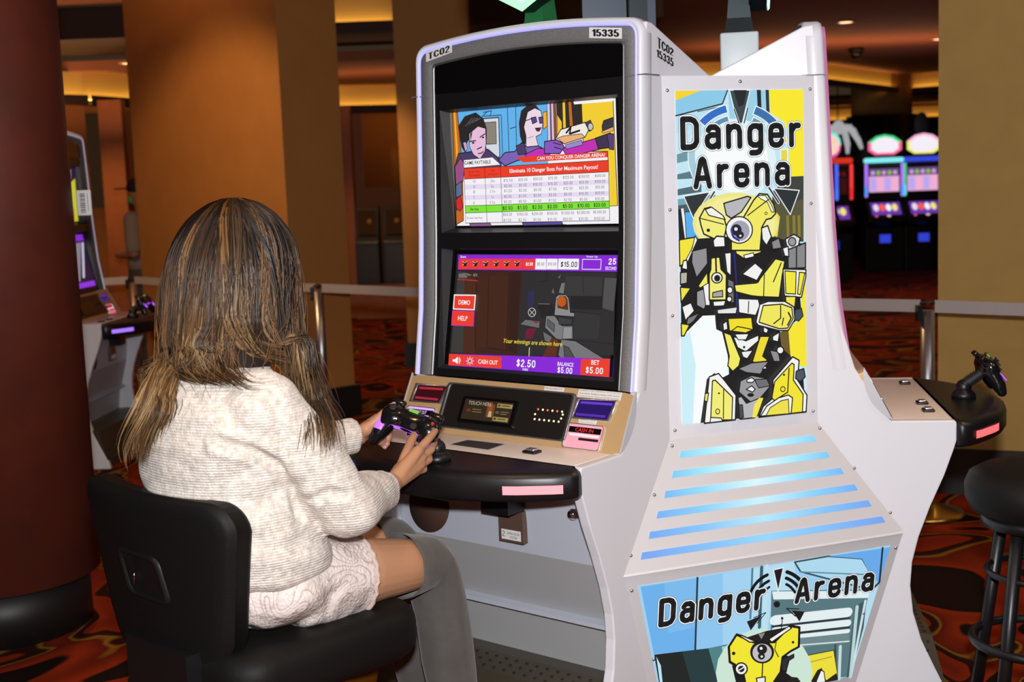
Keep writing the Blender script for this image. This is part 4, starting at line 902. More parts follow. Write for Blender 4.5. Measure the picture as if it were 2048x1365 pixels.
    def arc(r0, r1, d0, d1, c, cx=620, cy=610):
        n = 10; pts = [(cx+r1*math.cos(math.radians(d0+(d1-d0)*i/n)), cy+r1*1.0*math.sin(math.radians(d0+(d1-d0)*i/n))) for i in range(n+1)]
        pts += [(cx+r0*math.cos(math.radians(d1+(d0-d1)*i/n)), cy+r0*math.sin(math.radians(d1+(d0-d1)*i/n))) for i in range(n+1)]
        P(pts, c, 'f4f8fa', 7)
    arc(355, 420, 222, 257, '2d6fc8'); arc(285, 330, 232, 256, '5f93b4'); arc(355, 425, 290, 318, '3b6fae'); arc(285, 335, 292, 312, '6d98ac'); arc(360, 415, 318, 345, 'f5e040'); arc(340, 400, 150, 205, 'a6cfdf'); arc(345, 400, -8, 26, 'e8d850')
    P([(552, 82), (718, 82), (655, 350), (618, 350)], '39474d', 'f2f6f8', 7); P([(585, 82), (690, 82), (668, 200), (625, 215)], '1d2326')
    for q in ([(590, 235), (628, 345)], [(700, 225), (670, 345)]): L(q, 'f2f6f8', 16); L(q, '22282b', 9)
    P([(185, 935), (395, 900), (262, 1112)], '2a3133', 'f2f6f8', 7); P([(905, 870), (1112, 888), (1040, 1082)], '262e33', 'f2f6f8', 7)
    for q in ([(430, 900), (365, 1005)], [(868, 865), (945, 985)]): L(q, 'f2f6f8', 22); L(q, '22282b', 12)
    E(600, 1150, 345, 'f0e88a', 245); E(600, 1165, 318, 'f5ee9a', 228)
    # the robot
    B = lambda pts, c, ink=INKC, w=9: P(pts, c, ink, w, tb)
    P([(140, 0), (720, -40), (1030, 30), (1030, 330), (1000, 420), (1012, 540), (960, 590), (850, 660), (870, 780), (960, 845), (1020, 960), (1050, 1290), (285, 1320), (330, 1000), (385, 955), (430, 990), (490, 960), (480, 830), (438, 660), (395, 640), (390, 540), (300, 545), (180, 690), (140, 700)], INKC, None, 9, tb)
    P([(145, 700), (300, 545), (388, 545), (398, 645), (440, 665), (480, 830), (488, 965), (430, 995), (385, 955), (330, 995), (285, 1320), (150, 1330)], 'fbfeff', None, 9, tb); P([(145, 700), (210, 660), (250, 900), (230, 1330), (150, 1330)], 'cdf1fb', None, 9, tb)
    P([(905, 640), (1060, 540), (1060, 910), (975, 900), (930, 830)], 'f8e72e', None, 9, tb); P([(1000, 330), (1060, 300), (1060, 560), (1012, 560)], 'f8e72e', None, 9, tb); P([(850, 665), (915, 640), (930, 830), (870, 780)], '6e5a28', None, 9, tb); P([(975, 905), (1060, 925), (1060, 1260), (1040, 1260), (1020, 960)], 'cdeaf6', None, 9, tb)
    # arms and weapon
    B([(130, 0), (250, -20), (215, 90), (185, 160), (130, 190)], 'f4e63a'); P([(245, -30), (262, 0), (190, 165), (170, 160), (225, 60)], 'f6f6f2', INKC, 6, tb); B([(225, 80), (330, 55), (335, 170), (255, 272), (220, 160)], '909095'); B([(140, 235), (190, 230), (188, 310), (140, 320)], 'b8b4a4'); B([(135, 340), (215, 345), (145, 450)], 'f4e63a'); B([(150, 480), (215, 450), (240, 510), (175, 580)], 'f3f3f1'); B([(190, 560), (280, 520), (230, 590), (180, 620)], '77777a'); B([(140, 600), (205, 610), (165, 690), (140, 690)], 'f4e63a')
    B([(160, 150), (185, 145), (190, 215), (150, 205)], 'f3f3f1', INKC, 8)
    B([(255, 370), (320, 345), (330, 440), (310, 500), (255, 470)], '9b9ba0'); B([(300, 320), (345, 310), (350, 470), (320, 470)], 'f3f3f1', INKC, 6)
    B([(268, 330), (330, 235), (335, 310), (280, 345)], 'f3ec62', INKC, 6)
    B([(358, 130), (420, 122), (430, 210), (468, 250), (466, 432), (346, 432), (344, 245), (356, 212)], 'f4ed78', INKC, 10); L([(392, 130), (395, 225)], INKC, 12, tb); E(400, 272, 42, INKC, 42, tb); E(400, 272, 33, 'f5f5f2', 33, tb); E(402, 275, 22, INKC, 24, tb); B([(370, 378), (440, 362), (442, 408), (368, 412)], 'a7a7a7', INKC, 7); B([(372, 442), (462, 436), (450, 472), (378, 476)], 'f5f5f2', INKC, 6); B([(372, 10), (455, 0), (455, 55), (370, 65)], 'f5f5f2', INKC, 10)
    B([(478, 280), (520, 300), (522, 450), (480, 450)], '6f6f74', INKC, 6); E(492, 360, 20, 'f2f2f2', 24, tb, INKC, 8); E(488, 425, 18, 'f2f2f2', 20, tb, INKC, 8); B([(455, 95), (500, 90), (500, 260), (470, 230)], 'f2f2f2', INKC, 8)
    L([(522, 90), (538, 300), (545, 530)], '23237a', 12, tb)
    # head
    B([(490, -40), (722, -60), (715, 90), (590, 132), (538, 100)], 'f3ec74'); B([(590, 110), (660, 92), (665, 120), (600, 135)], 'f5f5f2', INKC, 6)
    P([(305, 1110), (345, 1035), (395, 1022), (500, 1100), (522, 1180), (505, 1262), (420, 1275), (340, 1238), (318, 1170)], 'f4ee7c', INKC, 11); P([(352, 1042), (402, 1022), (492, 1088), (512, 1122), (380, 1088)], 'f5f5f0', INKC, 8); L([(310, 1112), (500, 1160)], INKC, 7)
    P([(500, 992), (690, 936), (718, 945), (640, 1062), (560, 1112), (520, 1085)], 'bab9be', INKC, 10)
    P([(655, 1110), (740, 965), (785, 915), (850, 920), (900, 1000), (917, 1072), (880, 1112), (840, 1122), (806, 1182), (790, 1370), (560, 1370), (560, 1290)], 'f3ea64', INKC, 11); P([(768, 930), (832, 930), (880, 1000), (905, 1062), (884, 1062), (850, 985), (795, 955)], 'f7f7f0', INKC, 6); L([(690, 1090), (860, 960)], INKC, 8); E(838, 1072, 10, 'f3ea64', 10, ta, INKC, 5); E(375, 1208, 14, INKC)
    E(622, 1205, 112, INKC); E(622, 1205, 102, 'f4f4f6'); E(628, 1212, 78, 'a4a3b2', 82); E(600, 1205, 42, '1a1a2c', 46); E(628, 1245, 32, '1a1a2c'); E(596, 1198, 14, 'e8e8f4'); E(632, 1252, 9, 'e8e8f4'); L([(560, 1200), (575, 1262), (620, 1290)], '2c2c90', 14)
    P([(412, 1290), (440, 1255), (505, 1260), (510, 1340), (420, 1345)], 'f5f5f2', INKC, 11); P([(800, 1190), (850, 1170), (880, 1260), (840, 1330), (806, 1280)], 'f0f0f0', INKC, 10); P([(990, 1280), (1060, 1240), (1110, 1270), (1090, 1360), (1010, 1365)], 'e6e6e8', INKC, 10); E(1046, 1300, 30, '9a9aa0', 34, ta, INKC, 8); P([(880, 1300), (940, 1270), (960, 1350), (890, 1360)], '8a8a8c', INKC, 8)
    # torso and legs
    B([(575, 246), (670, 165), (727, 215), (682, 292)], 'f4f4f4'); B([(520, 322), (680, 308), (815, 135), (882, 152), (862, 262), (842, 412), (690, 406), (640, 400), (530, 372)], 'f3ec62'); L([(735, 250), (730, 405)], INKC, 7, tb); L([(690, 305), (755, 190)], INKC, 7, tb); L([(800, 300), (850, 180), (855, 165)], INKC, 8, tb)
    B([(905, 70), (1030, 20), (1030, 200), (905, 205)], '88888b'); L([(965, 50), (965, 200)], '2a2a2c', 10, tb); B([(865, 60), (905, 45), (910, 120), (880, 115)], 'f2f2f2', INKC, 8)
    B([(868, 208), (1032, 212), (1032, 262), (1000, 412), (878, 402)], 'f6f6f0', INKC, 9); B([(882, 222), (962, 228), (958, 388), (888, 384)], 'f4e93a', INKC, 7); B([(985, 232), (1024, 236), (992, 392), (972, 388)], 'f4e93a', INKC, 7)
    B([(885, 405), (960, 405), (950, 500), (890, 470)], 'f3e84a', INKC, 8); B([(955, 500), (1000, 490), (1012, 545), (980, 582), (948, 570)], '44525c', INKC, 6)
    B([(546, 420), (690, 425), (702, 470), (672, 542), (550, 522)], 'f3f3f3'); L([(622, 440), (618, 520)], INKC, 7, tb); B([(395, 500), (540, 480), (530, 528), (400, 530)], 'e6e6e6', INKC, 7)
    B([(672, 590), (700, 462), (760, 440), (880, 440), (945, 480), (952, 570), (905, 648), (840, 650), (690, 612)], 'f6f6f0', INKC, 9); B([(695, 590), (725, 470), (860, 460), (930, 486), (940, 562), (900, 632), (840, 636)], 'f1e95c', INKC, 8); L([(850, 470), (850, 560), (800, 600)], INKC, 8, tb); L([(905, 520), (925, 560), (900, 610)], INKC, 10, tb); L([(870, 560), (860, 610)], INKC, 8, tb)
    B([(472, 562), (642, 555), (652, 642), (600, 667), (482, 652)], 'f4df26'); B([(435, 600), (465, 580), (470, 640), (440, 650)], 'f0f0f0', INKC, 8); L([(500, 650), (540, 620), (640, 640)], INKC, 7, tb)
    B([(508, 690), (600, 722), (692, 680), (692, 722), (600, 802), (540, 772)], 'f3f3f3'); B([(520, 675), (620, 672), (600, 715), (545, 715)], 'f3f3f3', INKC, 6); B([(565, 800), (650, 790), (610, 850), (580, 840)], 'eeeeee', INKC, 7); E(587, 768, 9, INKC, 9, tb)
    B([(440, 660), (492, 680), (562, 850), (550, 902), (505, 942), (470, 902), (480, 832)], 'f3ec62'); B([(702, 690), (770, 690), (720, 832), (757, 862), (700, 892), (645, 872)], 'f0dc30'); B([(725, 620), (760, 640), (750, 670), (725, 660)], 'f0f0f0', INKC, 8)
    B([(770, 790), (830, 800), (845, 870), (800, 870)], '8f8f93', INKC, 7); E(845, 790, 24, 'f2f2f2', 26, tb, INKC, 8); B([(790, 690), (840, 660), (830, 730), (790, 720)], 'f2f2f2', INKC, 8)
    B([(540, 922), (640, 880), (762, 868), (702, 962), (600, 950)], '8f8f93'); B([(558, 1010), (640, 970), (742, 990), (772, 1050), (702, 1132), (632, 1162), (548, 1090)], '9b9b9f'); B([(660, 1000), (748, 995), (770, 1045), (690, 1060)], '6f6f74', INKC, 6); B([(605, 1000), (640, 985), (665, 1005), (640, 1022), (606, 1018)], 'f2f2f2', INKC, 7); B([(600, 1070), (640, 1045), (665, 1070), (645, 1090)], 'f2f2f2', INKC, 7); E(632, 1110, 24, INKC, 14, tb); B([(715, 925), (735, 900), (748, 922)], 'f2f2f2', INKC, 6)
    B([(335, 980), (402, 956), (440, 1000), (527, 1112), (522, 1290), (300, 1312)], 'f6f6f2'); B([(358, 1008), (378, 1004), (502, 1126), (497, 1288), (345, 1290)], 'f4ee78', INKC, 8); L([(438, 1070), (436, 1280)], INKC, 7, tb); E(395, 1228, 14, 'f4ee78', 18, tb, INKC, 6); E(404, 1098, 8, INKC, 6, tb); B([(305, 1100), (330, 1095), (320, 1160), (300, 1150)], 'f3ec62', INKC, 7)
    B([(345, 1270), (420, 1275), (430, 1312), (340, 1318)], 'f0f0ee', INKC, 7); B([(540, 1130), (565, 1120), (600, 1170), (700, 1130), (660, 1280), (560, 1290)], 'b8b8bc', INKC, 7); B([(545, 1180), (572, 1180), (580, 1270), (552, 1280)], '4a4a4e', INKC, 6)
    B([(790, 1002), (932, 836), (977, 862), (966, 1002), (1034, 1112), (1028, 1256), (690, 1278), (720, 1192), (790, 1132)], 'f6f6f2'); B([(802, 1014), (925, 882), (942, 892), (936, 1004), (1006, 1104), (1001, 1248), (735, 1262), (802, 1152), (782, 1130)], 'f4e530', INKC, 8); L([(905, 920), (895, 1090), (800, 1150)], INKC, 8, tb); B([(700, 1262), (745, 1190), (830, 1130), (900, 1110), (930, 1130), (920, 1250)], 'f6f6f2', INKC, 8); B([(740, 1258), (770, 1200), (850, 1150), (900, 1140), (905, 1245)], 'f0e24a', INKC, 6); E(868, 965, 8, INKC, 8, tb); E(860, 1068, 16, 'f4e530', 18, tb, INKC, 6); B([(955, 940), (1010, 920), (1020, 980), (985, 1015), (950, 990)], '4a5660', INKC, 8)
    P([(655, 1180), (690, 1130), (720, 1130), (670, 1270), (640, 1270)], 'f4e84a', None, 9, tb)
    # lettering
    a = ta(150, 576); b = ta(150, 296); r = ta(1103, 545); logo_word(A, 'Danger', a[0]-.003, r[0]+.002, a[1]+.002, b[1])
    a = ta(245, 888); b = ta(300, 616); r = ta(1018, 860); logo_word(A, 'Arena', a[0], r[0], a[1]+.002, b[1])
    A.build('sign_print', up_)
    # ---- lower print
    sc = lambda x, y: (1240+x*.293, 1050+y*.293)
    nv2 = nrm*(zB-zC)+np.array([0, 0, nC-nB]); Q0 = PC+nrm*nB+np.array([0, 0, zB])
    def tc(x, y): d = hit(*sc(x, y), Q0, nv2)-PC; return (float(d @ UP), float(d[2]))
    A = Art(tc, lambda a, b, h: SP(a, nB+(nC-nB)*(zB-b)/(zB-zC)+.0008+h, b), strength=.95)
    ed = lambda b: .402-.098*(.494-b)/.394
    clip = lambda q: [(min(max(a, -ed(min(max(b, .10), .494))), ed(min(max(b, .10), .494))), min(max(b, .10), .494)) for a, b in q]
    def P(pts, c, ink=None, w=9):
        A.up(); q = clip([tc(*p) for p in pts]); A.raw(q, c)
        if ink:
            k = abs(tc(pts[0][0]+10, pts[0][1])[0]-tc(*pts[0])[0])/10; A.up(); A.ribbon(q, ink, w*k, True)
    def L(pts, c, w):
        k = abs(tc(pts[0][0]+10, pts[0][1])[0]-tc(*pts[0])[0])/10; A.up(); A.ribbon(clip([tc(*p) for p in pts]), c, w*k)
    def E(cx, cy, r, c, ry=None, ink=None, w=8): P([(cx+r*math.cos(2*math.pi*i/20), cy+(ry or r)*math.sin(2*math.pi*i/20)) for i in range(20)], c, ink, w)
    A.raw([(-.402, .494), (-.304, .10), (.304, .10), (.402, .494)], '9ed2f4')
    P([(140, 425), (527, 362), (512, 856), (230, 885)], '6db3ef'); P([(300, 400), (527, 362), (515, 700), (330, 740)], '7dbdf1'); P([(535, 360), (905, 300), (885, 800), (520, 855)], '8fc9f4'); P([(700, 335), (905, 300), (885, 800), (700, 820)], 'a5d6f6')
    P([(905, 300), (1190, 252), (1200, 520), (1030, 540), (1000, 760), (885, 800)], 'b9e0f4'); L([(527, 362), (512, 856)], '22323a', 13); L([(902, 300), (888, 640)], '51849c', 14); L([(965, 290), (950, 700)], '3a6070', 22); L([(1000, 285), (985, 700)], 'bfe4f4', 26)
    P([(1190, 255), (1420, 215), (1650, 232), (1700, 320), (1690, 440), (1230, 320)], 'b0dcf2', '2c4c54', 10); P([(1420, 215), (1860, 150), (1840, 240), (1780, 400), (1700, 330), (1650, 232)], '6aacee'); L([(1790, 158), (1780, 390), (1720, 440)], '1d3038', 13); L([(1225, 322), (1690, 340)], '5f8e9c', 8)
    P([(1030, 450), (1720, 440), (1690, 640), (1600, 1075), (1020, 1075)], '587a80'); P([(1035, 455), (1700, 450), (1690, 500), (1045, 510)], 'e4f2f6'); P([(1700, 450), (1790, 420), (1640, 1075), (1590, 1075)], 'b7e0f2')
    P([(1600, 560), (1680, 510), (1660, 700), (1600, 1075), (1540, 1075)], '3e5a60'); L([(1672, 520), (1640, 1000)], 'cfe6ea', 16); L([(1615, 560), (1580, 1075)], 'bcd6da', 22)
    for y, h in ((630, 62), (702, 44), (757, 26)): L([(1050, y+22), (1555, y-32)], 'e8f2f4', h)
    for y in (672, 735): L([(1040, y+22), (1560, y-36)], '23383c', 14)
    P([(1040, 790), (1560, 740), (1560, 800), (1040, 860)], '6f8a8e'); L([(1040, 835), (1560, 795)], 'dfeaec', 8); L([(1500, 830), (1490, 1075)], 'c8dde0', 20); L([(1465, 820), (1470, 1075)], '2a4044', 10)
    P([(230, 886), (690, 832), (760, 1400), (250, 1400)], '14201f'); P([(420, 864), (690, 832), (760, 1400), (520, 1400)], '1f3a3c'); P([(600, 842), (800, 800), (820, 1400), (690, 1400)], '4f8488'); P([(690, 832), (1030, 780), (1030, 1400), (760, 1400)], '9fd2dc'); P([(245, 900), (275, 960), (300, 1200), (285, 1300)], 'bfe8f2')
    P([(1200, 905), (1455, 855), (1478, 1000), (1450, 1400), (1200, 1400)], 'f1e13c', '3a4a30', 7); L([(1215, 960), (1300, 935), (1440, 900)], 'a89a28', 6)
    E(980, 1010, 330, 'cfe9d8', 300)
    # the small robot
    P([(760, 960), (1100, 880), (1160, 900), (1130, 1010), (1240, 1090), (1240, 1400), (800, 1400)], INKC)
    P([(738, 832), (792, 748), (905, 800), (1050, 800), (1160, 690), (1220, 700), (1216, 832), (1160, 862), (1105, 902), (1092, 1002), (1040, 1080), (1010, 1200), (870, 1200), (850, 1078), (830, 985), (745, 935)], 'f6ea30', INKC, 16)
    P([(860, 768), (1000, 722), (1135, 698), (1012, 802), (925, 802)], '1a1a1a'); P([(792, 745), (830, 755), (930, 800), (880, 800)], 'f6f6f0', INKC, 8); P([(1010, 780), (1150, 690), (1165, 705), (1030, 800)], 'f6f6f0', INKC, 8); P([(940, 745), (985, 735), (960, 780)], '8a8a8a')
    E(965, 868, 82, INKC, 78); E(965, 872, 66, 'c2c2c6', 62); E(965, 848, 34, '18181a'); E(960, 895, 24, '18181a'); E(958, 842, 10, 'f4f4f4'); E(962, 898, 8, 'f4f4f4')
    E(822, 982, 46, INKC); E(822, 982, 36, 'f2f2ee'); E(822, 982, 22, INKC); L([(808, 990), (838, 972)], 'f2f2ee', 8); E(770, 876, 12, INKC); E(1175, 800, 9, INKC); L([(968, 945), (962, 1075)], INKC, 8); P([(925, 1045), (985, 1035), (985, 1075), (930, 1080)], 'f0f0ec', INKC, 8); L([(1060, 800), (1050, 850), (1075, 900)], INKC, 6)
    P([(1095, 920), (1180, 880), (1180, 905), (1140, 930), (1130, 1000), (1100, 990)], '2a2a2c', INKC, 6); L([(1100, 640), (1100, 672), (1078, 690), (1098, 690), (1092, 715)], INKC, 6); E(1100, 636, 9, INKC)
    P([(1300, 1060), (1340, 990), (1370, 975), (1400, 1060), (1470, 1010), (1480, 1060), (1420, 1100), (1300, 1100)], '1a1a1a'); P([(1330, 1075), (1365, 990), (1385, 1000), (1395, 1075)], 'f3f3f0', INKC, 6); P([(1130, 1075), (1160, 1035), (1205, 1040), (1230, 1075)], '1c1c1c')
    # emblem and lettering
    for r, dd, ww in ((205, (204, 248), 22), (165, (206, 246), 20), (128, (210, 240), 16)):
        for s in (0, 1):
            a0, a1 = dd if not s else (540-dd[1]-6, 540-dd[0])
            pts = [(1075+r*math.cos(math.radians(a0+(a1-a0)*i/8)), 540+r*1.05*math.sin(math.radians(a0+(a1-a0)*i/8))-(14 if s else 0)) for i in range(9)]; L(pts, INKC, ww)
    P([(1040, 306), (1107, 290), (1072, 452)], INKC, 'eef6fa', 6); E(1063, 540, 22, INKC); P([(858, 658), (960, 615), (885, 718)], INKC); L([(905, 632), (988, 596), (930, 668)], INKC, 6); P([(1165, 582), (1252, 590), (1217, 658)], INKC); L([(1212, 572), (1128, 568), (1190, 622)], INKC, 6)
    a = tc(252, 706); b = tc(258, 504); r = tc(985, 500); logo_word(A, 'Danger', a[0], r[0], a[1]+.002, b[1], .185)
    a = tc(1180, 548); b = tc(1236, 352); r = tc(1720, 440); logo_word(A, 'Arena', a[0], r[0], a[1]+.003, b[1]-.002, .185)
    A.build('sign_print', low)
    return root
def slat_mat(i):
    name = 'slot_light_%d' % i
    m = D.materials.new(name); m.use_nodes = True; nt = m.node_tree; b = nt.nodes['Principled BSDF']
    b.inputs['Base Color'].default_value = (.05, .06, .08, 1); b.inputs['Roughness'].default_value = .4
    tc = nt.nodes.new('ShaderNodeTexCoord'); sep = nt.nodes.new('ShaderNodeSeparateXYZ'); ab = nt.nodes.new('ShaderNodeMath'); ab.operation = 'ABSOLUTE'
    mr = nt.nodes.new('ShaderNodeMapRange'); mr.inputs[1].default_value = .0; mr.inputs[2].default_value = .22+.034*i
    r = nt.nodes.new('ShaderNodeValToRGB'); c = (('eefcff', 'a8ecfb', '7fd3f5'), ('e8fbff', '9fe8fa', '73c4f4'), ('d8f6ff', '8edcf8', '69b4f2'), ('c8f2ff', '82cef6', '66aaf2'), ('aee6fd', '7cc0f6', '67a2f0'), ('8fd4fb', '78b8f6', '6a9bee'))[i]
    e = r.color_ramp.elements; e[0].position = 0; e[0].color = lin(c[0]); e[1].position = 1; e[1].color = lin(c[2]); x = e.new(.55); x.color = lin(c[1])
    nt.links.new(tc.outputs['Object'], sep.inputs[0]); nt.links.new(sep.outputs[0], ab.inputs[0]); nt.links.new(ab.outputs[0], mr.inputs[0]); nt.links.new(mr.outputs[0], r.inputs[0])
    nt.links.new(r.outputs[0], b.inputs['Emission Color']); b.inputs['Emission Strength'].default_value = .95
    return m
# ================================================================ THE POD
main = build_station(0, 'white gaming cabinet the woman plays, with pay table on its upper screen', screen_art)
frame_labels(main)
right = build_station(1, 'white gaming cabinet seen side-on beside the bar stool, joystick on its empty desk', screen_art, led=mat('led_magenta', (.3, .15, .2), .4, emit='a0508f', strength=.75), pc=PC-.032*FR[1][1])
build_sign('tall lit robot sign panel between the two white gaming cabinets')
# ================================================================ SCULPTED SHAPES (union of round limbs, remeshed into one skin)
def blob(name, caps, voxel, m, parent=None, smooth=6, ell=(), extra=None, factor=.5):
    """caps: (p0, r0, p1, r1) tapered limbs; ell: (centre, radii, rotation matrix or None) ellipsoids"""
    mm = M()
    def ball(c, r, mx=None):
        bm = bmesh.new(); bmesh.ops.create_icosphere(bm, subdivisions=3, radius=1)
        R = mx if mx is not None else Matrix.Identity(3)
        rr = r if isinstance(r, (tuple, list)) else (r, r, r)
        for v in bm.verts: v.co = Vector(c)+R @ Vector((v.co.x*rr[0], v.co.y*rr[1], v.co.z*rr[2]))
        mm.bm(bm, m)
    for p0, r0, p1, r1 in caps:
        p0 = Vector(p0); p1 = Vector(p1); ball(p0, r0); ball(p1, r1)
        d = p1-p0
        if d.length < 1e-5: continue
        q = d.to_track_quat('Z', 'Y').to_matrix(); n = 24
        A = [p0+q @ Vector((r0*math.cos(2*math.pi*i/n), r0*math.sin(2*math.pi*i/n), 0)) for i in range(n)]
        B = [p1+q @ Vector((r1*math.cos(2*math.pi*i/n), r1*math.sin(2*math.pi*i/n), 0)) for i in range(n)]
        mm.loft([A, B], m)
    for e in ell: ball(*e)
    if extra: extra(mm)
    o = mm.build(name, recalc=False)
    r = o.modifiers.new('r', 'REMESH'); r.mode = 'VOXEL'; r.voxel_size = voxel; r.use_smooth_shade = True
    s = o.modifiers.new('s', 'SMOOTH'); s.iterations = smooth; s.factor = factor
    bpy.context.view_layer.update()
    me = D.meshes.new_from_object(o.evaluated_get(bpy.context.evaluated_depsgraph_get())); me.name = name
    old = o.data; o.modifiers.clear(); o.data = me; D.meshes.remove(old)
    if not me.materials: me.materials.append(m)
    for p in me.polygons: p.use_smooth = True
    if parent is not None: o.parent = parent
    return o

# ================================================================ GAME CONTROLLERS ON THEIR STALKS
PADBL = mat('pad_black', (.006, .006, .007), .16, spec=.6)
PADLED = mat('pad_led', (.2, .1, .3), .4, emit='b05cff', strength=1.25)
PADGREEN = mat('pad_green', (.05, .2, .05), .3, emit='6fae46', strength=.8)
def build_pad(k, label, mount, centre, tilt, yaw=0.0, roll=0.0):
    """mount (u, n, z) on the arm rest; centre of the pad body (u, n, z); tilt = how far the face leans toward the player"""
    fr = FR[k]; w = PC+mount[0]*fr[0]+mount[1]*fr[1]
    root = thing('game_controller', label, 'game controller', (w[0], w[1], mount[2]), math.atan2(fr[0][1], fr[0][0]))
    L = lambda u, n, z: Vector((u-mount[0], mount[1]-n, z-mount[2]))
    c = L(*centre)
    R = Matrix.Rotation(yaw, 3, 'Z') @ Matrix.Rotation(tilt, 3, 'X') @ Matrix.Rotation(roll, 3, 'Y')
    G = lambda x, y, z: c+R @ Vector((x, y, z))
    s = 1.06
    def E(cx, cy, cz, rx, ry, rz): return (G(cx*s, cy*s, cz*s), (rx*s, ry*s, rz*s), R)
    body = blob('pad_body', [(G(-.040*s, .012*s, 0), .023*s, G(.040*s, .012*s, 0), .023*s)]+
                [(G(sx*.052*s, .0, -.002), .025*s, G(sx*.066*s, -.045*s, -.014), .019*s) for sx in (-1, 1)]+[(G(sx*.066*s, -.045*s, -.014), .019*s, G(sx*.070*s, -.062*s, -.020), .014*s) for sx in (-1, 1)],
                .0028, PADBL, root, 8, [E(-.048, .006, .004, .032, .032, .022), E(.048, .006, .004, .032, .032, .022), E(0, .008, .004, .05, .03, .02)])
    def part(name, fn, mt): m = M(); fn(m, mt); return m.build(name, body)
    mxl = lambda x, y, z: Matrix.Translation(G(x*s, y*s, z*s)) @ R.to_4x4()
    for x, y in ((-.048, .014), (.022, -.014)):
        part('thumbstick', lambda m, mt: m.lathe([(.006, 0), (.006, .006), (.0095, .008), (.0095, .0105), (.007, .0105)], mt, seg=18, mx=mxl(x, y, .024)), RUBBER)
    for x, y, cc in ((.048, .024, '3a2e14'), (.060, .012, 'a83228'), (.036, .012, '15182e'), (.048, 0, '182a18')):
        part('face_button', lambda m, mt: m.sphere(G(x*s, y*s, .026*s), .0055, mt, 10), mat('pad_button_'+cc, lin(cc)[:3], .15))
    m = M(); m.box((-.011, -.004, 0), (.011, .004, .003), PADBL, mxl(-.022, -.014, .022)); m.box((-.004, -.011, 0), (.004, .011, .003), PADBL, mxl(-.022, -.014, .022)); m.build('direction_pad', body)
    m = M(); m.box((-.013, -.004, 0), (.013, .004, .0025), PADGREEN, mxl(.002, .026, .0235)); m.build('green_plate', body)
    for sx in (-1, 1):
        m = M(); m.rbox((-.020, -.008, -.008), (.020, .010, .008), .005, PADBL, 2, mxl(sx*.052, .042, .004)); m.build('shoulder_button', body)
    # violet strip along the player's side: down the inside of each grip and across
    pts = [(-.070, -.036), (-.056, -.046), (-.048, -.034), (-.040, -.021), (-.02, -.018), (.02, -.018), (.040, -.021), (.048, -.034), (.056, -.046), (.070, -.036)]
    m = M(); m.loft([[G(x*s, y*s-.0015, (.012 if j == 0 else -.004)*s+ (-.010 if abs(x) > .045 else 0)) for x, y in pts[1:-1]] for j in (0, 1)], PADLED, close=False, caps=False); m.build('pad_light', body)
    for sx in (-1, 1):
        m = M(); m.rbox((-.011, -.016, 0), (.011, .016, .002), .001, PADLED, 1, mxl(sx*.063, -.030, .0115)); m.build('pad_light', body)
    # stalk: round foot, ball, ribbed bellows
    m = M(); m.lathe([(.036, 0), (.036, .012), (.030, .020), (.022, .026), (.022, .034)], BLACKPL, seg=28); m.sphere((0, 0, .034), .024, BLACKPL, 16); m.build('stalk_foot', root)
    a = Vector((0, 0, .04)); b = G(0, -.0, -.016); N = 22; m = M(); rings = []
    pts = [a+(b-a)*i/N for i in range(N+1)]
    m.tube(pts, [.021 if i % 2 else .014 for i in range(N+1)], RUBBER, 18); m.build('bellows', root)
    return root
pad0 = build_pad(0, 'black controller with violet light held in the woman\'s hands', (.03, 1.04, .853), (.0, 1.105, .957), math.radians(44), roll=math.radians(26))
pad1 = build_pad(1, 'black controller on its ribbed stalk, untouched, above the bar stool', (-.03, .975, .853), (-.03, 1.045, .945), math.radians(50))

# ================================================================ LIT TOPPERS ON THE POD
GREENLED = mat('led_green', (.1, .4, .1), .4, emit='9dffb0', strength=1.6)
TOPDARK = mat('topper_dark', (.006, .012, .016), .35, .5)
TOPBLUE = mat('topper_blue', (.006, .02, .045), .4, emit='0c2c48', strength=.35)
CYANLED = mat('led_cyan', (.2, .4, .5), .4, emit='c6f7ff', strength=1.3)
def topper(k, label, u0, n0, rim, face, neck):
    fr = FR[k]; w = PC+u0*fr[0]+n0*fr[1]
    root = thing('sign_topper', label, 'topper sign', (w[0], w[1], 1.83), math.atan2(fr[0][1], fr[0][0]))
    m = M(); m.rbox((-.058, -.058, 0), (.058, .058, .165), .006, mat('topper_base_white', (.62, .72, .76), .4)); m.build('base_box', root)
    m = M(); m.loft([[(x*wd, y*dp, z) for x, y in ((-1, -1), (1, -1), (1, 1), (-1, 1))] for wd, dp, z in ((.052, .045, .165), (.034, .036, .21), (.028, .03, .28), (.03, .03, .40))], neck, smooth=False); m.build('neck', root)
    hx = [(.0, .03), (.13, .095), (.21, .20), (.21, .36), (.12, .46), (-.12, .46), (-.21, .36), (-.21, .20), (-.13, .095)]
    hx = [(x, z+.20) for x, z in hx]
    m = M(); m.prism(hx, lambda p, t: (p[0], t, p[1]), -.085, -.03, TOPDARK); m.build('sign_case', root, bevel=.004)
    m = M(); o = hx; i_ = [(x*.86, .43+(z-.43)*.86) for x, z in hx]
    m.loft([[(x, -.088, z) for x, z in o], [(x, -.094, z) for x, z in [(x*.97, .43+(z-.43)*.97) for x, z in hx]], [(x, -.088, z) for x, z in i_]], rim, caps=False); m.build('rim_light', root)
    m = M(); m.prism(i_, lambda p, t: (p[0], t, p[1]), -.0885, -.0875, face); m.build('lit_face', root)
    return root
topper(0, 'green-rimmed lit topper above the cabinet the woman plays', -.12, .34, GREENLED, mat('topper_face', (.3, .5, .4), .4, emit='e6fff0', strength=1.2), mat('neck_green_lit', (.02, .16, .05), .4))  # the sign's green light on the neck is put into its base colour
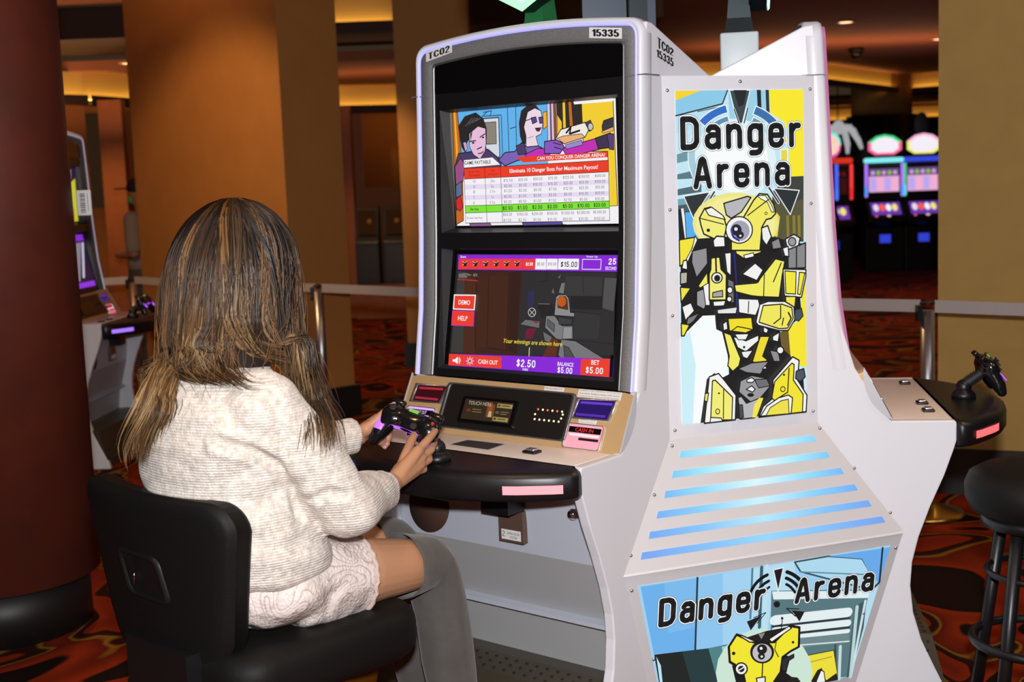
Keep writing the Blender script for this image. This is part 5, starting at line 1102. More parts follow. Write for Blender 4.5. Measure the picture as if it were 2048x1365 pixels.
topper(1, 'dark flared topper on a white box above the robot sign panel', 0.0, .31, CYANLED, mat('topper_face2', (.2, .3, .4), .4, emit='bfe9ff', strength=.9), mat('neck_steel', (.035, .05, .058), .4, .5))
t = thing('pod_mast', 'dark blue mast between the two toppers, behind the played cabinet', 'mast', (PC[0], PC[1], 1.80))
m = M(); m.box((-.028, -.028, 0), (.028, .028, .95), TOPDARK); m.build('pole', t)
m = M(); m.box((-.17, .03, .18), (-.032, .05, .60), TOPBLUE); m.box((.032, .03, .18), (.06, .05, .60), TOPBLUE); m.build('blue_panel', t)

# ================================================================ THE FAR WHITE CABINET ON THE LEFT
frL = (np.array([math.cos(math.radians(87)), math.sin(math.radians(87)), 0]), np.array([math.cos(math.radians(-3)), math.sin(math.radians(-3)), 0]))
PCL = np.array([-3.27, 7.787, 0])
farc = build_station(2, 'white gaming cabinet far behind the mahogany column, violet screen glowing', screen_art, led=mat('led_dim', (.4, .4, .45), .4, emit='b9b6d8', strength=.45), fr=frL, pc=PCL)
build_sign('blue lit sign panel of the far white cabinet, half hidden by the mahogany column', False, nrm=rotz(frL[1], -60), pc=PCL)
_pc, _fr = PC, FR
PC, FR = PCL, [frL, frL, frL]
build_pad(0, 'black controller on the far white cabinet, beside the woman\'s hair', (0, .97, .853), (0, 1.045, .945), math.radians(50))
PC, FR = _pc, _fr

# ================================================================ STOOLS
def padded(m, outline, z0, z1, r, mt, fn):
    """cushion from an outline with rolled edges; fn(p, h) -> point"""
    rings = []
    cx = np.mean(outline, 0); seg = 5
    for i in range(seg+1):
        a = math.radians(-90+90*i/seg); rings.append((r*(1-math.cos(a)), z0+r*(1+math.sin(a))))
    for i in range(seg+1):
        a = math.radians(90*i/seg); rings.append((r*(1-math.cos(a)), z1-r*(1-math.sin(a))))
    R = []
    for ins, h in rings:
        q = []
        for p in outline:
            d = np.array(p)-cx; L = np.linalg.norm(d); q.append(fn(tuple(cx+d*(1-ins/L)), h))
        R.append(q)
    return m.loft(R, mt)
def stool_front():
    w = PC+(-.072)*FR[0][0]+1.6*FR[0][1]
    root = thing('game_chair', 'black leather swivel chair the woman sits on', 'chair', (w[0], w[1], 0), math.atan2(FR[0][0][1], FR[0][0][0])+math.radians(-4))
    # local x = right, y = away from the sitter's back (towards the machine)
    m = M(); ol = rounded(.52, .53, .09, 6, .05, .03); padded(m, ol, .475, .600, .045, LEATHER, lambda p, h: (p[0], p[1], h+(.0))); m.build('seat', root)
    def back(p, t):                                           # p=(x,z) outline, t = depth from the rear face forward
        x, z = p; return (x, -.245-(z-.6)*.10+t+.55*x*x, z)
    ol = []
    for x, z in ((-.262, .925), (.262, .925)): pass
    ol = rounded(.57, .37, .06, 6, 0, .745)
    ol = [(x*(1-.30*max(0, (.72-z))/.16*(1 if abs(x) > .05 else .6)), z-(.02 if z < .6 else 0)) for x, z in ol]
    # subdivide long edges so the curve shows
    o2 = []
    for i in range(len(ol)):
        a = np.array(ol[i]); b = np.array(ol[(i+1) % len(ol)]); n = max(1, int(np.linalg.norm(b-a)/.04))
        o2 += [tuple(a+(b-a)*k/n) for k in range(n)]
    m = M(); rings = []
    cx = np.array([0, .745])
    for ins, t in ((.035, -.004), (.012, 0), (.003, .006), (0, .014), (-.004, .016), (-.004, .020), (0, .022), (0, .050), (.006, .062), (.018, .070), (.04, .074)):
        rings.append([back(tuple(cx+(np.array(p)-cx)*(1-ins/np.linalg.norm(np.array(p)-cx))), t) for p in o2])
    # closing faces as concentric rings so the back stays curved
    inn = [[back(tuple(cx+(np.array(p)-cx)*f), -.004) for p in o2] for f in (.02, .3, .6)]
    out = [[back(tuple(cx+(np.array(p)-cx)*f), .074) for p in o2] for f in (.6, .3, .02)]
    m.loft(inn+rings+out, LEATHER); b = m.build('backrest', root)
    m = M(); rim = rounded(.15, .095, .02, 4, .0, .745); rr = []
    for f, t in ((1.12, -.003), (1.05, -.011), (.95, -.011), (.88, -.001)):
        rr.append([back((x*f+(z-.745)*-.25, .745+(z-.745)*f), t) for x, z in rim])
    m.loft(rr, BLACKPL, caps=False); m.add([back((x*.9+(z-.745)*-.25, .745+(z-.745)*.9), -.0055) for x, z in rim], [tuple(range(len(rim)))], mat('recess_black', (.003, .003, .003), .5)); m.build('hand_grip', b)
    m = M(); m.tube([back((-.035, .715), -.009), back((-.025, .748), -.009)], .0016, CHROME, 6); m.build('chrome_sliver', b)
    m = M(); m.box((-.08, -.27, .40), (.16, -.20, .60), BLACKPL); m.box((-.14, -.24, .42), (.14, .1, .472), BLACKPL); m.build('back_bracket', root)
    m = M(); m.lathe([(.27, 0), (.27, .012), (.24, .024), (.08, .04), (.045, .06), (.045, .43), (.10, .445), (.10, .474)], BLACKPL, seg=36); m.build('pedestal', root)
    return root
chair = stool_front()
w = (1.385, 3.30)
t = thing('bar_stool', 'black backless bar stool with slanted legs beside the untouched cabinet', 'stool', (w[0], w[1], 0))
m = M(); m.lathe([(.14, .635), (.175, .65), (.19, .68), (.192, .715), (.18, .745), (.15, .762), (.08, .77), (.0, .772)], LEATHER, seg=40); m.build('seat', t)
m = M(); m.lathe([(.15, .61), (.15, .638), (.0, .639)], BLACKPL, seg=32); m.build('seat_plate', t)
for i in range(4):
    a = math.radians(38+90*i); m = M(); m.tube([(.105*math.cos(a), .105*math.sin(a), .64), (.20*math.cos(a), .20*math.sin(a), 0.0)], .017, BLACKPL, 12); m.build('leg', t)
m = M(); m.tube([(.168*math.cos(2*math.pi*i/40), .168*math.sin(2*math.pi*i/40), .29) for i in range(41)], .0125, BLACKPL, 10, caps=False); m.build('foot_ring', t)
m = M(); m.tube([(.132*math.cos(2*math.pi*i/40), .132*math.sin(2*math.pi*i/40), .48) for i in range(41)], .009, BLACKPL, 8, caps=False); m.build('upper_ring', t)

# ================================================================ SLOT MACHINES FAR BEHIND
SLOTBODY = mat('slot_body', (.012, .012, .014), .4)
def slot_machine(px, dist, label, rim, face, bars, scr, top='hex', rz=None):
    x = (px-1024)/FPX*dist
    root = thing('slot_machine', label, 'slot machine', (x, dist, 0), 0 if rz is None else rz, 'slot machines at the back'); root.scale = (1.1, 1, 1.125)
    G = lambda c, s=1.0: mat('slot_glow_%s_%g' % (c, s), (.05, .05, .05), .4, emit=c, strength=s)
    m = M(); m.prism([(-.05, 0), (-.05, .62), (-.20, .70), (-.20, .76), (.0, .98), (.0, 1.02), (.02, 1.50), (.32, 1.52), (.32, 0)], lambda p, t: (t, p[0], p[1]), -.27, .27, SLOTBODY); m.build('cabinet', root, bevel=.01)
    A = Art(lambda a, b: (a, b), lambda a, b, h: (a, -.003+.02*(b-1.02)/.48-h, b), step=.0008, strength=1.0)
    A.poly([(-.22, 1.12), (.22, 1.12), (.22, 1.45), (-.22, 1.45)], scr[0]); A.poly([(-.22, 1.34), (.22, 1.34), (.22, 1.45), (-.22, 1.45)], scr[1])
    for i in range(5): A.ell(-.16+.08*i, 1.39, .03, .03, scr[2] if i in (1, 3) else scr[3])
    for i in range(4): A.poly([(-.20+.105*i, 1.14), (-.12+.105*i, 1.14), (-.12+.105*i, 1.32), (-.20+.105*i, 1.32)], scr[4] if i % 2 else scr[5])
    A.build('upper_screen', root)
    A = Art(lambda a, b: (a, b), lambda a, b, h: (a, -.20*(1-(b-.76)/.22)-.004-h, b), step=.0008)
    A.poly([(-.21, .80), (.21, .80), (.21, .97), (-.21, .97)], '6a3aa8'); 
    for i, c in enumerate(('f0d8e8', 'ff5a3a', 'f8f0ff', 'f6e27a')): A.ell(-.14+.09*i, .90, .04, .05, c)
    A.ell(-.16, .785, .02, .012, 'ff5a9a'); A.ell(0.02, .785, .03, .012, 'f8c8c8'); A.build('lower_screen', root)
    for s in (-1, 1):
        m = M(); m.rbox((s*.262-.022, -.03, 1.05), (s*.262+.022, .01, 1.52), .015, G(bars[0]), 2); m.build('side_light', root)
        m = M(); m.rbox((s*.262-.0225, -.031, 1.06), (s*.262+.0225, .009, 1.22), .015, G(bars[1]), 2); m.build('lower_side_light', root)
    m = M(); m.rbox((-.28, -.05, 1.53), (.28, .10, 1.60), .03, G(bars[2])); m.build('crown_light', root)
    if top == 'hex':
        hx = [(-.245, 1.70), (-.245, 1.82), (-.13, 1.90), (0, 1.925), (.13, 1.90), (.245, 1.82), (.245, 1.70), (.14, 1.635), (-.14, 1.635)]
    else:
        hx = [(.12*math.cos(2*math.pi*i/12), 1.77+.17*math.sin(2*math.pi*i/12)) for i in range(12)]
    cz = 1.77
    m = M(); m.prism(hx, lambda p, t: (p[0], t, p[1]), -.04, .06, SLOTBODY)
    half = len(hx)//2
    m.build('sign_case', root)
    o = [(x*.99, cz+(z-cz)*.99) for x, z in hx]; i_ = [(x*.80, cz+(z-cz)*.76) for x, z in hx]
    for nm, sel, c in (('upper_rim', lambda z: z > cz+.03, rim[0]), ('lower_rim', lambda z: z <= cz+.03, rim[1])):
        m = M(); n = len(hx)
        for a in range(n):
            b = (a+1) % n
            if sel((o[a][1]+o[b][1])/2): m.add([(o[a][0], -.046, o[a][1]), (o[b][0], -.046, o[b][1]), (i_[b][0], -.046, i_[b][1]), (i_[a][0], -.046, i_[a][1])], [(0, 1, 2, 3)], G(c))
        if m.v: m.build(nm, root)
    m = M(); m.prism(i_, lambda p, t: (p[0], t, p[1]), -.045, -.04, G(face)); m.build('sign_face', root)
    m = M(); m.box((-.08, -.052, .40), (.08, -.048, .52), G('3a4af0', .7)); m.build('base_light', root)
    return root
SCR = ('e8a8d8', '6a4a80', '86c23a', 'caa0d8', 'f0b0d0', 'b8a8f0')
s1 = slot_machine(1775, 20.4, 'slot machine with green-topped lit hexagon before the black drum column', ('3fe08a', 'ff6a9a'), 'f4eef8', ('b07cff', '5a9aff', '86eef4'), SCR)
slot_machine(1852, 20.4, 'slot machine with yellow-edged lit hexagon next to the bare tan pillar', ('ffb8d8', 'f2f07a'), 'f4eef8', ('3ad07a', '6ad8ff', '3448d8'), SCR)
slot_machine(1671, 19.0, 'slot machine with red light bars and small oval topper', ('7af0e0', 'e04a9a'), 'ffd0c0', ('ff3a3a', 'f02a2a', 'd83020'), ('2a0c10', '1a0a0c', '8a2018', '5a1410', '3a0f10', '4a1010'), 'oval')
slot_machine(1641, 18.7, 'slot machine peeking out behind the upright cabinet, blue light bar', ('f2e24a', 'f08a2a'), 'ffb060', ('4a6aff', '4a7aff', 'c03020'), ('2a0c10', '1a0a0c', '8a2018', '5a1410', '3a0f10', '4a1010'), 'oval')
PALEORN = mat('pale_ornament', (.55, .55, .58), .5, emit='d4d4d8', strength=.55)  # emission added so the ornament shows pale against the dark
x = (1672-1024)/FPX*23.4
t = thing('wall_ornament', 'pale many-armed ornament hanging in the dark above the red-barred slot machine', 'ornament', (x+.12, 23.4, 2.05))
m = M(); m.sphere((0, 0, .36), (.11, .09, .13), PALEORN, 18); m.build('head', t)
for i, (a, b, c2) in enumerate(((-.30, .22, -.34), (-.40, .05, -.42), (.30, .24, .36), (.40, .06, .42), (-.18, -.02, -.16), (.18, -.02, .16))):
    m = M(); m.tube([(0, 0, .30), (a*.5, 0, .36), (a*.9, 0, b+.06), (c2, 0, b-.10)], [.07, .06, .05, .03], PALEORN, 10); m.build('arm', t)
m = M(); m.tube([(0, .05, .45), (0, .05, 1.29)], .012, SLOTBODY, 8); m.build('hanger', t)
x = (1849-1024)/FPX*21.4
t = thing('oval_sign', 'dark oval paddle sign on a thin pole behind the yellow-edged slot machine', 'sign', (x, 21.4, 0))
m = M(); m.tube([(0, 0, 0), (0, 0, 2.2)], .03, SLOTBODY, 10); m.build('pole', t)
m = M(); m.sphere((0, 0, 2.32), (.13, .05, .22), mat('oval_grey', (.10, .115, .13), .5), 20); m.build('paddle', t)

# ================================================================ DARK KIOSKS AT THE BACK WALL
KIOSK = mat('kiosk_dark', (.02, .02, .022), .4); KIOSKP = mat('kiosk_panel', (.05, .052, .058), .25)
for i, (px, lab) in enumerate(((742, 'dark kiosk nearest the amber pilaster'), (797, 'dark kiosk in the middle of the three by the back wall'), (846, 'dark kiosk mostly hidden by the played cabinet'))):
    x = (px-1024)/FPX*15.75
    t = thing('ticket_kiosk', lab, 'kiosk', (x, 15.95, .42), 0, 'kiosks under the window')
    m = M(); m.prism([(-.18, 0), (-.18, .52), (-.10, .60), (.0, .95), (.18, .95), (.18, 0)], lambda p, q: (q, p[0], p[1]), -.145, .145, KIOSK); m.build('kiosk_body', t, bevel=.01)
    m = M(); m.box((-.115, -.188, .05), (.115, -.18, .48), KIOSKP); m.build('door', t)
    m = M(); m.prism([(-.12, .615), (-.125, .62), (-.04, .92), (-.035, .915)], lambda p, q: (q, p[0], p[1]), -.11, .11, mat('kiosk_screen', (.02, .015, .012), .1, emit='2c1606', strength=.6)); m.build('screen', t)
    m = M(); m.sphere((.03, -.075, .78), .03, mat('kiosk_lamp', (.1, .05, .02), .4, emit='8a4a1a', strength=.4), 10); m.build('lamp', t)
# ================================================================ THE WOMAN
from mathutils import noise as mnoise
SKIN = mat('skin', (.50, .255, .14), .5, sss=.12, spec=.4)
NAIL = mat('nail_polish', (.66, .36, .36), .2)
SUEDE = mat('grey_suede', (.066, .061, .056), .9, bump=(60, .25), var=(14, (.090, .084, .077), .2), sheen=.2)
def knit_mat():
    m = D.materials.new('cream_knit'); m.use_nodes = True; nt = m.node_tree; b = nt.nodes['Principled BSDF']
    b.inputs['Roughness'].default_value = .95; b.inputs['Specular IOR Level'].default_value = .15; b.inputs['Sheen Weight'].default_value = .25
    tc = nt.nodes.new('ShaderNodeTexCoord')
    w1 = nt.nodes.new('ShaderNodeTexWave'); w1.bands_direction = 'Z'; w1.inputs['Scale'].default_value = 52; w1.inputs['Distortion'].default_value = 3; w1.inputs['Detail'].default_value = 2; w1.inputs['Detail Scale'].default_value = 6
    v = nt.nodes.new('ShaderNodeTexVoronoi'); v.inputs['Scale'].default_value = 155
    n = nt.nodes.new('ShaderNodeTexNoise'); n.inputs['Scale'].default_value = 70; n.inputs['Detail'].default_value = 4
    for x in (w1, v, n): nt.links.new(tc.outputs['Object'], x.inputs['Vector'])
    a = nt.nodes.new('ShaderNodeMath'); a.operation = 'MULTIPLY_ADD'; a.inputs[1].default_value = .7
    nt.links.new(v.outputs['Distance'], a.inputs[0]); nt.links.new(w1.outputs['Fac'], a.inputs[2])
    a2 = nt.nodes.new('ShaderNodeMath'); a2.operation = 'MULTIPLY_ADD'; a2.inputs[1].default_value = 1.1
    nt.links.new(n.outputs['Fac'], a2.inputs[0]); nt.links.new(a.outputs[0], a2.inputs[2])
    bp = nt.nodes.new('ShaderNodeBump'); bp.inputs['Strength'].default_value = .55; bp.inputs['Distance'].default_value = .004
    nt.links.new(a2.outputs[0], bp.inputs['Height']); nt.links.new(bp.outputs['Normal'], b.inputs['Normal'])
    r = nt.nodes.new('ShaderNodeValToRGB'); r.color_ramp.elements[0].position = .30; r.color_ramp.elements[1].position = .62
    r.color_ramp.elements[0].color = (.56, .50, .43, 1); r.color_ramp.elements[1].color = (.80, .745, .675, 1)
    nt.links.new(n.outputs['Fac'], r.inputs['Fac']); nt.links.new(r.outputs['Color'], b.inputs['Base Color'])
    return m
KNIT = knit_mat()
def sequin_mat():
    m = D.materials.new('sequin_lace'); m.use_nodes = True; nt = m.node_tree; b = nt.nodes['Principled BSDF']
    tc = nt.nodes.new('ShaderNodeTexCoord')
    n = nt.nodes.new('ShaderNodeTexNoise'); n.inputs['Scale'].default_value = 9; n.inputs['Detail'].default_value = .5; n.inputs['Distortion'].default_value = 1.2; nt.links.new(tc.outputs['Object'], n.inputs['Vector'])
    mu = nt.nodes.new('ShaderNodeMath'); mu.operation = 'MULTIPLY'; mu.inputs[1].default_value = 16; fr = nt.nodes.new('ShaderNodeMath'); fr.operation = 'FRACT'
    nt.links.new(n.outputs['Fac'], mu.inputs[0]); nt.links.new(mu.outputs[0], fr.inputs[0])
    r = nt.nodes.new('ShaderNodeValToRGB'); cr = r.color_ramp
    for p, c in ((.12, (.62, .53, .48)), (.20, (.74, .66, .62)), (.8, (.70, .62, .585))): cr.elements.new(p).color = (*c, 1)
    cr.elements[0].color = (.40, .27, .22, 1); cr.elements[-1].color = (.62, .52, .47, 1)
    nt.links.new(fr.outputs[0], r.inputs['Fac']); nt.links.new(r.outputs['Color'], b.inputs['Base Color'])
    v = nt.nodes.new('ShaderNodeTexVoronoi'); v.inputs['Scale'].default_value = 140; nt.links.new(tc.outputs['Object'], v.inputs['Vector'])
    sep = nt.nodes.new('ShaderNodeSeparateColor'); nt.links.new(v.outputs['Color'], sep.inputs[0])
    gt = nt.nodes.new('ShaderNodeMath'); gt.operation = 'GREATER_THAN'; gt.inputs[1].default_value = .72; nt.links.new(sep.outputs[0], gt.inputs[0])
    mr = nt.nodes.new('ShaderNodeMapRange'); mr.inputs[3].default_value = .75; mr.inputs[4].default_value = .18; nt.links.new(gt.outputs[0], mr.inputs[0]); nt.links.new(mr.outputs[0], b.inputs['Roughness'])
    bp = nt.nodes.new('ShaderNodeBump'); bp.inputs['Strength'].default_value = .6; bp.inputs['Distance'].default_value = .003; ad = nt.nodes.new('ShaderNodeMath'); ad.operation = 'ADD'
    nt.links.new(v.outputs['Distance'], ad.inputs[0]); nt.links.new(fr.outputs[0], ad.inputs[1]); nt.links.new(ad.outputs[0], bp.inputs['Height']); nt.links.new(bp.outputs['Normal'], b.inputs['Normal'])
    return m
SEQ = sequin_mat()
WN = 1.6
wb = PC+WN*FR[0][1]
woman = thing('person', 'woman with long highlighted hair in cream sweater sitting at the gaming cabinet', 'person', (wb[0], wb[1], 0), math.atan2(FR[0][0][1], FR[0][0][0]))
V = lambda u, n, z: Vector((u, WN-n, z))
X = lambda px, py, u: V(*at_u(px, py, u))
# joints
RS, RE, RW = V(.165, 1.70, 1.12), V(.225, 1.555, .868), X(783, 968, .10)
LS, LE, LW = V(-.165, 1.71, 1.12), V(-.235, 1.50, .90), X(716, 872, -.125)
RH = dict(T=[X(800, 940, .070), X(812, 908, .055), X(822, 884, .035), X(832, 864, .02)], I=[X(836, 902, .096), X(856, 880, .090), X(867, 867, .078), X(874, 856, .064)],
          M=[X(842, 915, .092), X(862, 900, .085), X(868, 886, .06), X(862, 880, .04)], R=[X(840, 930, .094), X(858, 920, .088), X(856, 906, .06), X(846, 900, .045)], P=[X(832, 944, .090), X(848, 940, .084), X(846, 928, .06), X(836, 922, .048)])
LH = dict(T=[X(733, 858, -.092), X(750, 843, -.078), X(767, 828, -.066), X(783, 813, -.058)], I=[X(755, 838, -.125), X(785, 822, -.13), X(805, 820, -.12), X(822, 823, -.10)],
          M=[X(748, 848, -.128), X(772, 842, -.135), X(780, 855, -.115), X(778, 875, -.085)], R=[X(740, 860, -.125), X(762, 862, -.13), X(772, 875, -.105), X(775, 888, -.08)], P=[X(734, 872, -.12), X(752, 878, -.122), X(764, 888, -.10), X(770, 895, -.08)])
caps = []
def hand(W, E, H):
    caps.append((E.lerp(W, .55), .033, W, .026))
    for k, f in H.items():
        r = dict(T=.0125, I=.0105, M=.0108, R=.0102, P=.0092)[k]
        caps.append((W.lerp(f[0], .15), .021 if k != 'T' else .019, f[0], r*1.35 if k != 'T' else r*1.45))
        for i in range(3): caps.append((f[i], r*(1.12, 1.0, .92)[i], f[i+1], r*(1.0, .92, .74)[i]))
    ks = 'IMRP'
    for a, b in zip(ks[:-1], ks[1:]): caps.append((H[a][0], .0125, H[b][0], .0125)); caps.append((W.lerp(H[a][0], .6), .0165, W.lerp(H[b][0], .6), .0165))
    caps.append((H['T'][0], .0165, W.lerp(H['I'][0], .72), .013))
hand(RW, RE, RH); hand(LW, LE, LH)
for S_, E_, W_ in ((RS, RE, RW), (LS, LE, LW)):
    caps.append((S_, .048, E_, .040)); caps.append((E_, .040, W_, .026))
caps += [(RS, .05, LS, .05), (V(0, 1.69, 1.16), .06, V(0, 1.655, 1.31), .052)]
legs = {}
for s, n0, nk in ((1, 1.60, 1.175), (-1, 1.60, 1.095)):
    x = .115 if s > 0 else -.085
    hip, mid, knee = V(s*.095, n0, .688), V(x*.98, (n0+nk)/2+.02, .668), V(x, nk, .632)
    calf, ank, toe = V(x, nk-.045, .43), V(x, nk-.085, .125), V(x, nk-.195, .038)
    legs[s] = (hip, mid, knee, calf, ank, toe)
    caps += [(hip, .088, mid, .079), (mid, .079, knee, .057), (knee, .056, calf, .053), (calf, .053, ank, .036), (ank, .036, toe, .026)]
I3 = Matrix.Identity(3)
ell = [(V(0, 1.63, .70), (.175, .125, .105), I3), (V(0, 1.665, .80), (.155, .105, .12), I3), (V(0, 1.695, .92), (.150, .10, .13), I3), (V(0, 1.71, 1.04), (.165, .10, .12), I3),
       (V(0, 1.625, 1.428), (.076, .098, .118), I3), (V(0, 1.575, 1.365), (.054, .058, .062), I3), (V(0, 1.528, 1.41), (.011, .016, .026), I3), (V(0, 1.522, 1.392), (.014, .012, .010), I3),
       (V(.077, 1.625, 1.415), (.010, .018, .030), I3), (V(-.077, 1.625, 1.415), (.010, .018, .030), I3), (V(0, 1.535, 1.358), (.024, .010, .008), I3), (V(0, 1.54, 1.33), (.022, .016, .014), I3)]
body = blob('body', caps, .0033, SKIN, woman, 5, ell)
EYEW = mat('eye_white', (.8, .8, .78), .1); IRIS = mat('iris', (.05, .03, .02), .1); LIP = mat('lip', (.5, .16, .15), .4)
for s in (-1, 1):
    m = M(); m.sphere(V(s*.031, 1.541, 1.425), (.012, .010, .008), EYEW, 12); m.sphere(V(s*.031, 1.5335, 1.425), (.005, .003, .005), IRIS, 10); m.build('eye', body)
    m = M(); m.tube([V(s*.014, 1.528, 1.445), V(s*.031, 1.523, 1.450), V(s*.05, 1.54, 1.444)], [.003, .004, .002], mat('brow', (.05, .03, .02), .8), 6); m.build('eyebrow', body)
m = M(); m.tube([V(-.022, 1.532, 1.357), V(-.008, 1.523, 1.36), V(.008, 1.523, 1.36), V(.022, 1.532, 1.357)], [.002, .006, .006, .002], LIP, 8); m.build('mouth', body)
for H, side in ((RH, 1), (LH, -1)):
    for k, f in H.items():
        d = (f[3]-f[2]).normalized(); view = (Vector(CP.tolist())-Vector((woman.matrix_basis @ f[3]))); q = woman.matrix_basis.to_3x3().inverted() @ view.normalized()
        nrm = (q-d*q.dot(d)).normalized() if k in 'TI' else (V(0, 1, 1)-V(0, 0, 0)).normalized()
        nrm = (nrm-d*nrm.dot(d)).normalized(); sd = d.cross(nrm); R = Matrix((sd, d, nrm)).transposed()
        m = M(); bm = bmesh.new(); bmesh.ops.create_icosphere(bm, subdivisions=2, radius=1)
        for v in bm.verts: v.co = f[3]+nrm*.0055+d*.004+R @ Vector((v.co.x*.0062, v.co.y*.0098, v.co.z*.0026))
        m.bm(bm, NAIL); m.build('fingernail', body)

def displace(o, amp, scale, amp2=0, scale2=(1, 1, 1)):
    me = o.data; n = len(me.vertices); co = np.empty(n*3); me.vertices.foreach_get('co', co); co = co.reshape(-1, 3)
    no = np.empty(n*3); me.vertices.foreach_get('normal', no); no = no.reshape(-1, 3)
    for i in range(n):
        p = co[i]; d = amp*mnoise.noise(Vector(p*scale))
        if amp2: d += amp2*(abs(mnoise.noise(Vector(p*np.array(scale2))))-.25)
        co[i] = p+no[i]*d
    me.vertices.foreach_set('co', co.ravel()); me.update()
# sweater
def tor(mm):
    prof = [(.715, 1.655, .190, .150), (.735, 1.657, .212, .166), (.78, 1.665, .216, .166), (.86, 1.685, .203, .152), (.95, 1.70, .188, .146), (1.04, 1.71, .188, .142), (1.10, 1.708, .186, .132), (1.15, 1.70, .168, .108), (1.19, 1.688, .112, .088), (1.215, 1.68, .088, .078), (1.25, 1.668, .078, .072), (1.262, 1.664, .066, .062)]
    R = []
    for z, n, a, b in prof:
        R.append([V(a*math.copysign(abs(math.cos(t))**.85, math.cos(t)), n+b*math.copysign(abs(math.sin(t))**.85, math.sin(t)), z) for t in [2*math.pi*i/40 for i in range(40)]])
    mm.loft(R, KNIT)
Rc = RE.lerp(RW, .80); Lc = LE.lerp(LW, .985)
sw_caps = [(V(.150, 1.70, 1.105), .088, RE.lerp(RS, .45), .076), (RE.lerp(RS, .45), .076, RE, .070), (RE, .070, RE.lerp(RW, .5), .058), (V(-.135, 1.705, 1.105), .082, LE.lerp(LS, .45), .076), (LE.lerp(LS, .45), .076, LE, .070), (LE, .070, LE.lerp(LW, .5), .058)]
def sleeves(mm):
    tor(mm)
    for E_, W_, C_ in ((RE, RW, Rc), (LE, LW, Lc)):
        a = E_.lerp(W_, .45); q = (W_-E_).to_track_quat('Z', 'Y').to_matrix(); R = []
        for t, r in ((0, .060), (.4, .055), (.8, .048), (.93, .050), (1.0, .047)):
            c = a.lerp(C_, t); R.append([c+q @ Vector((r*math.cos(2*math.pi*i/28), r*math.sin(2*math.pi*i/28), 0)) for i in range(28)])
        mm.loft(R, KNIT)
sweater = blob('sweater', sw_caps, .0065, KNIT, woman, 7, (), sleeves)
displace(sweater, .007, 9, .013, (6, 7, 13))
def crease(o, lines):
    """folds pressed into the knit along lines given where they lie on the side turned to the camera"""
    me = o.data; mw = np.array(woman.matrix_basis); n = len(me.vertices); co = np.empty(n*3); me.vertices.foreach_get('co', co); co = co.reshape(-1, 3)
    no = np.empty(n*3); me.vertices.foreach_get('normal', no); no = no.reshape(-1, 3)
    wc = co @ mw[:3, :3].T+mw[:3, 3]; wn = no @ mw[:3, :3].T; q = (wc-CP) @ CR.T; px = np.stack([1024+FPX*q[:, 0]/q[:, 2], 682.5+FPX*q[:, 1]/q[:, 2]], 1)
    face = np.clip(((CP-wc)*wn).sum(1)/np.linalg.norm(CP-wc, axis=1), 0, 1); d = np.zeros(n)
    for pts, dep, wid in lines:
        best = np.full(n, 1e9)
        for a, b in zip(pts[:-1], pts[1:]):
            a = np.array(a, float); b = np.array(b, float); ab = b-a; t = np.clip(((px-a) @ ab)/(ab @ ab), 0, 1); best = np.minimum(best, np.linalg.norm(px-a-t[:, None]*ab, axis=1))
        d += -dep*np.exp(-(best/wid)**2)+dep*.5*np.exp(-((best-wid*2.1)/(wid*1.1))**2)
    me.vertices.foreach_set('co', (co+no*(d*face)[:, None]).ravel()); me.update()
crease(sweater, [([(440, 886), (500, 902), (556, 930), (582, 975), (598, 1030)], .016, 10), ([(596, 960), (612, 1010), (640, 1050)], .008, 9), ([(592, 985), (600, 1040), (596, 1100)], .005, 12), ([(470, 1080), (540, 1100), (630, 1085)], .006, 14), ([(545, 800), (560, 850), (575, 900)], .006, 12), ([(620, 1000), (660, 985), (690, 990)], .008, 9), ([(400, 800), (470, 830)], .004, 14)])
# skirt
def sk(mm):
    for s in (1, -1):
        hip, mid, knee = legs[s][:3]; d = (knee-hip).normalized(); q = d.to_track_quat('Z', 'Y').to_matrix(); R = []
        L = .165
        for t, r in ((-.02, .102), (.4, .104), (.8, .100), (1.0, .097)):
            c = hip+d*L*t; R.append([c+q @ Vector((r*math.cos(2*math.pi*i/36), r*math.sin(2*math.pi*i/36), 0)) for i in range(36)])
        mm.loft(R, SEQ)
skirt = blob('skirt', [], .006, SEQ, woman, 4, [(V(0, 1.635, .695), (.215, .165, .105), I3), (V(0, 1.53, .69), (.17, .09, .085), I3)], sk)
displace(skirt, .004, 14, .006, (22, 8, 18))
m = M()
for s in (1, -1):
    hip, mid, knee = legs[s][:3]; d = (knee-hip).normalized(); q = d.to_track_quat('Z', 'Y').to_matrix(); c = hip+d*.165
    m.tube([c+d*.003*math.sin(9*i)+q @ Vector((.098*math.cos(2*math.pi*i/48), .098*math.sin(2*math.pi*i/48), 0)) for i in range(49)], .006, mat('hem_lace', (.55, .42, .37), .7, bump=(150, .6)), 8, caps=False)
m.build('hem', skirt)
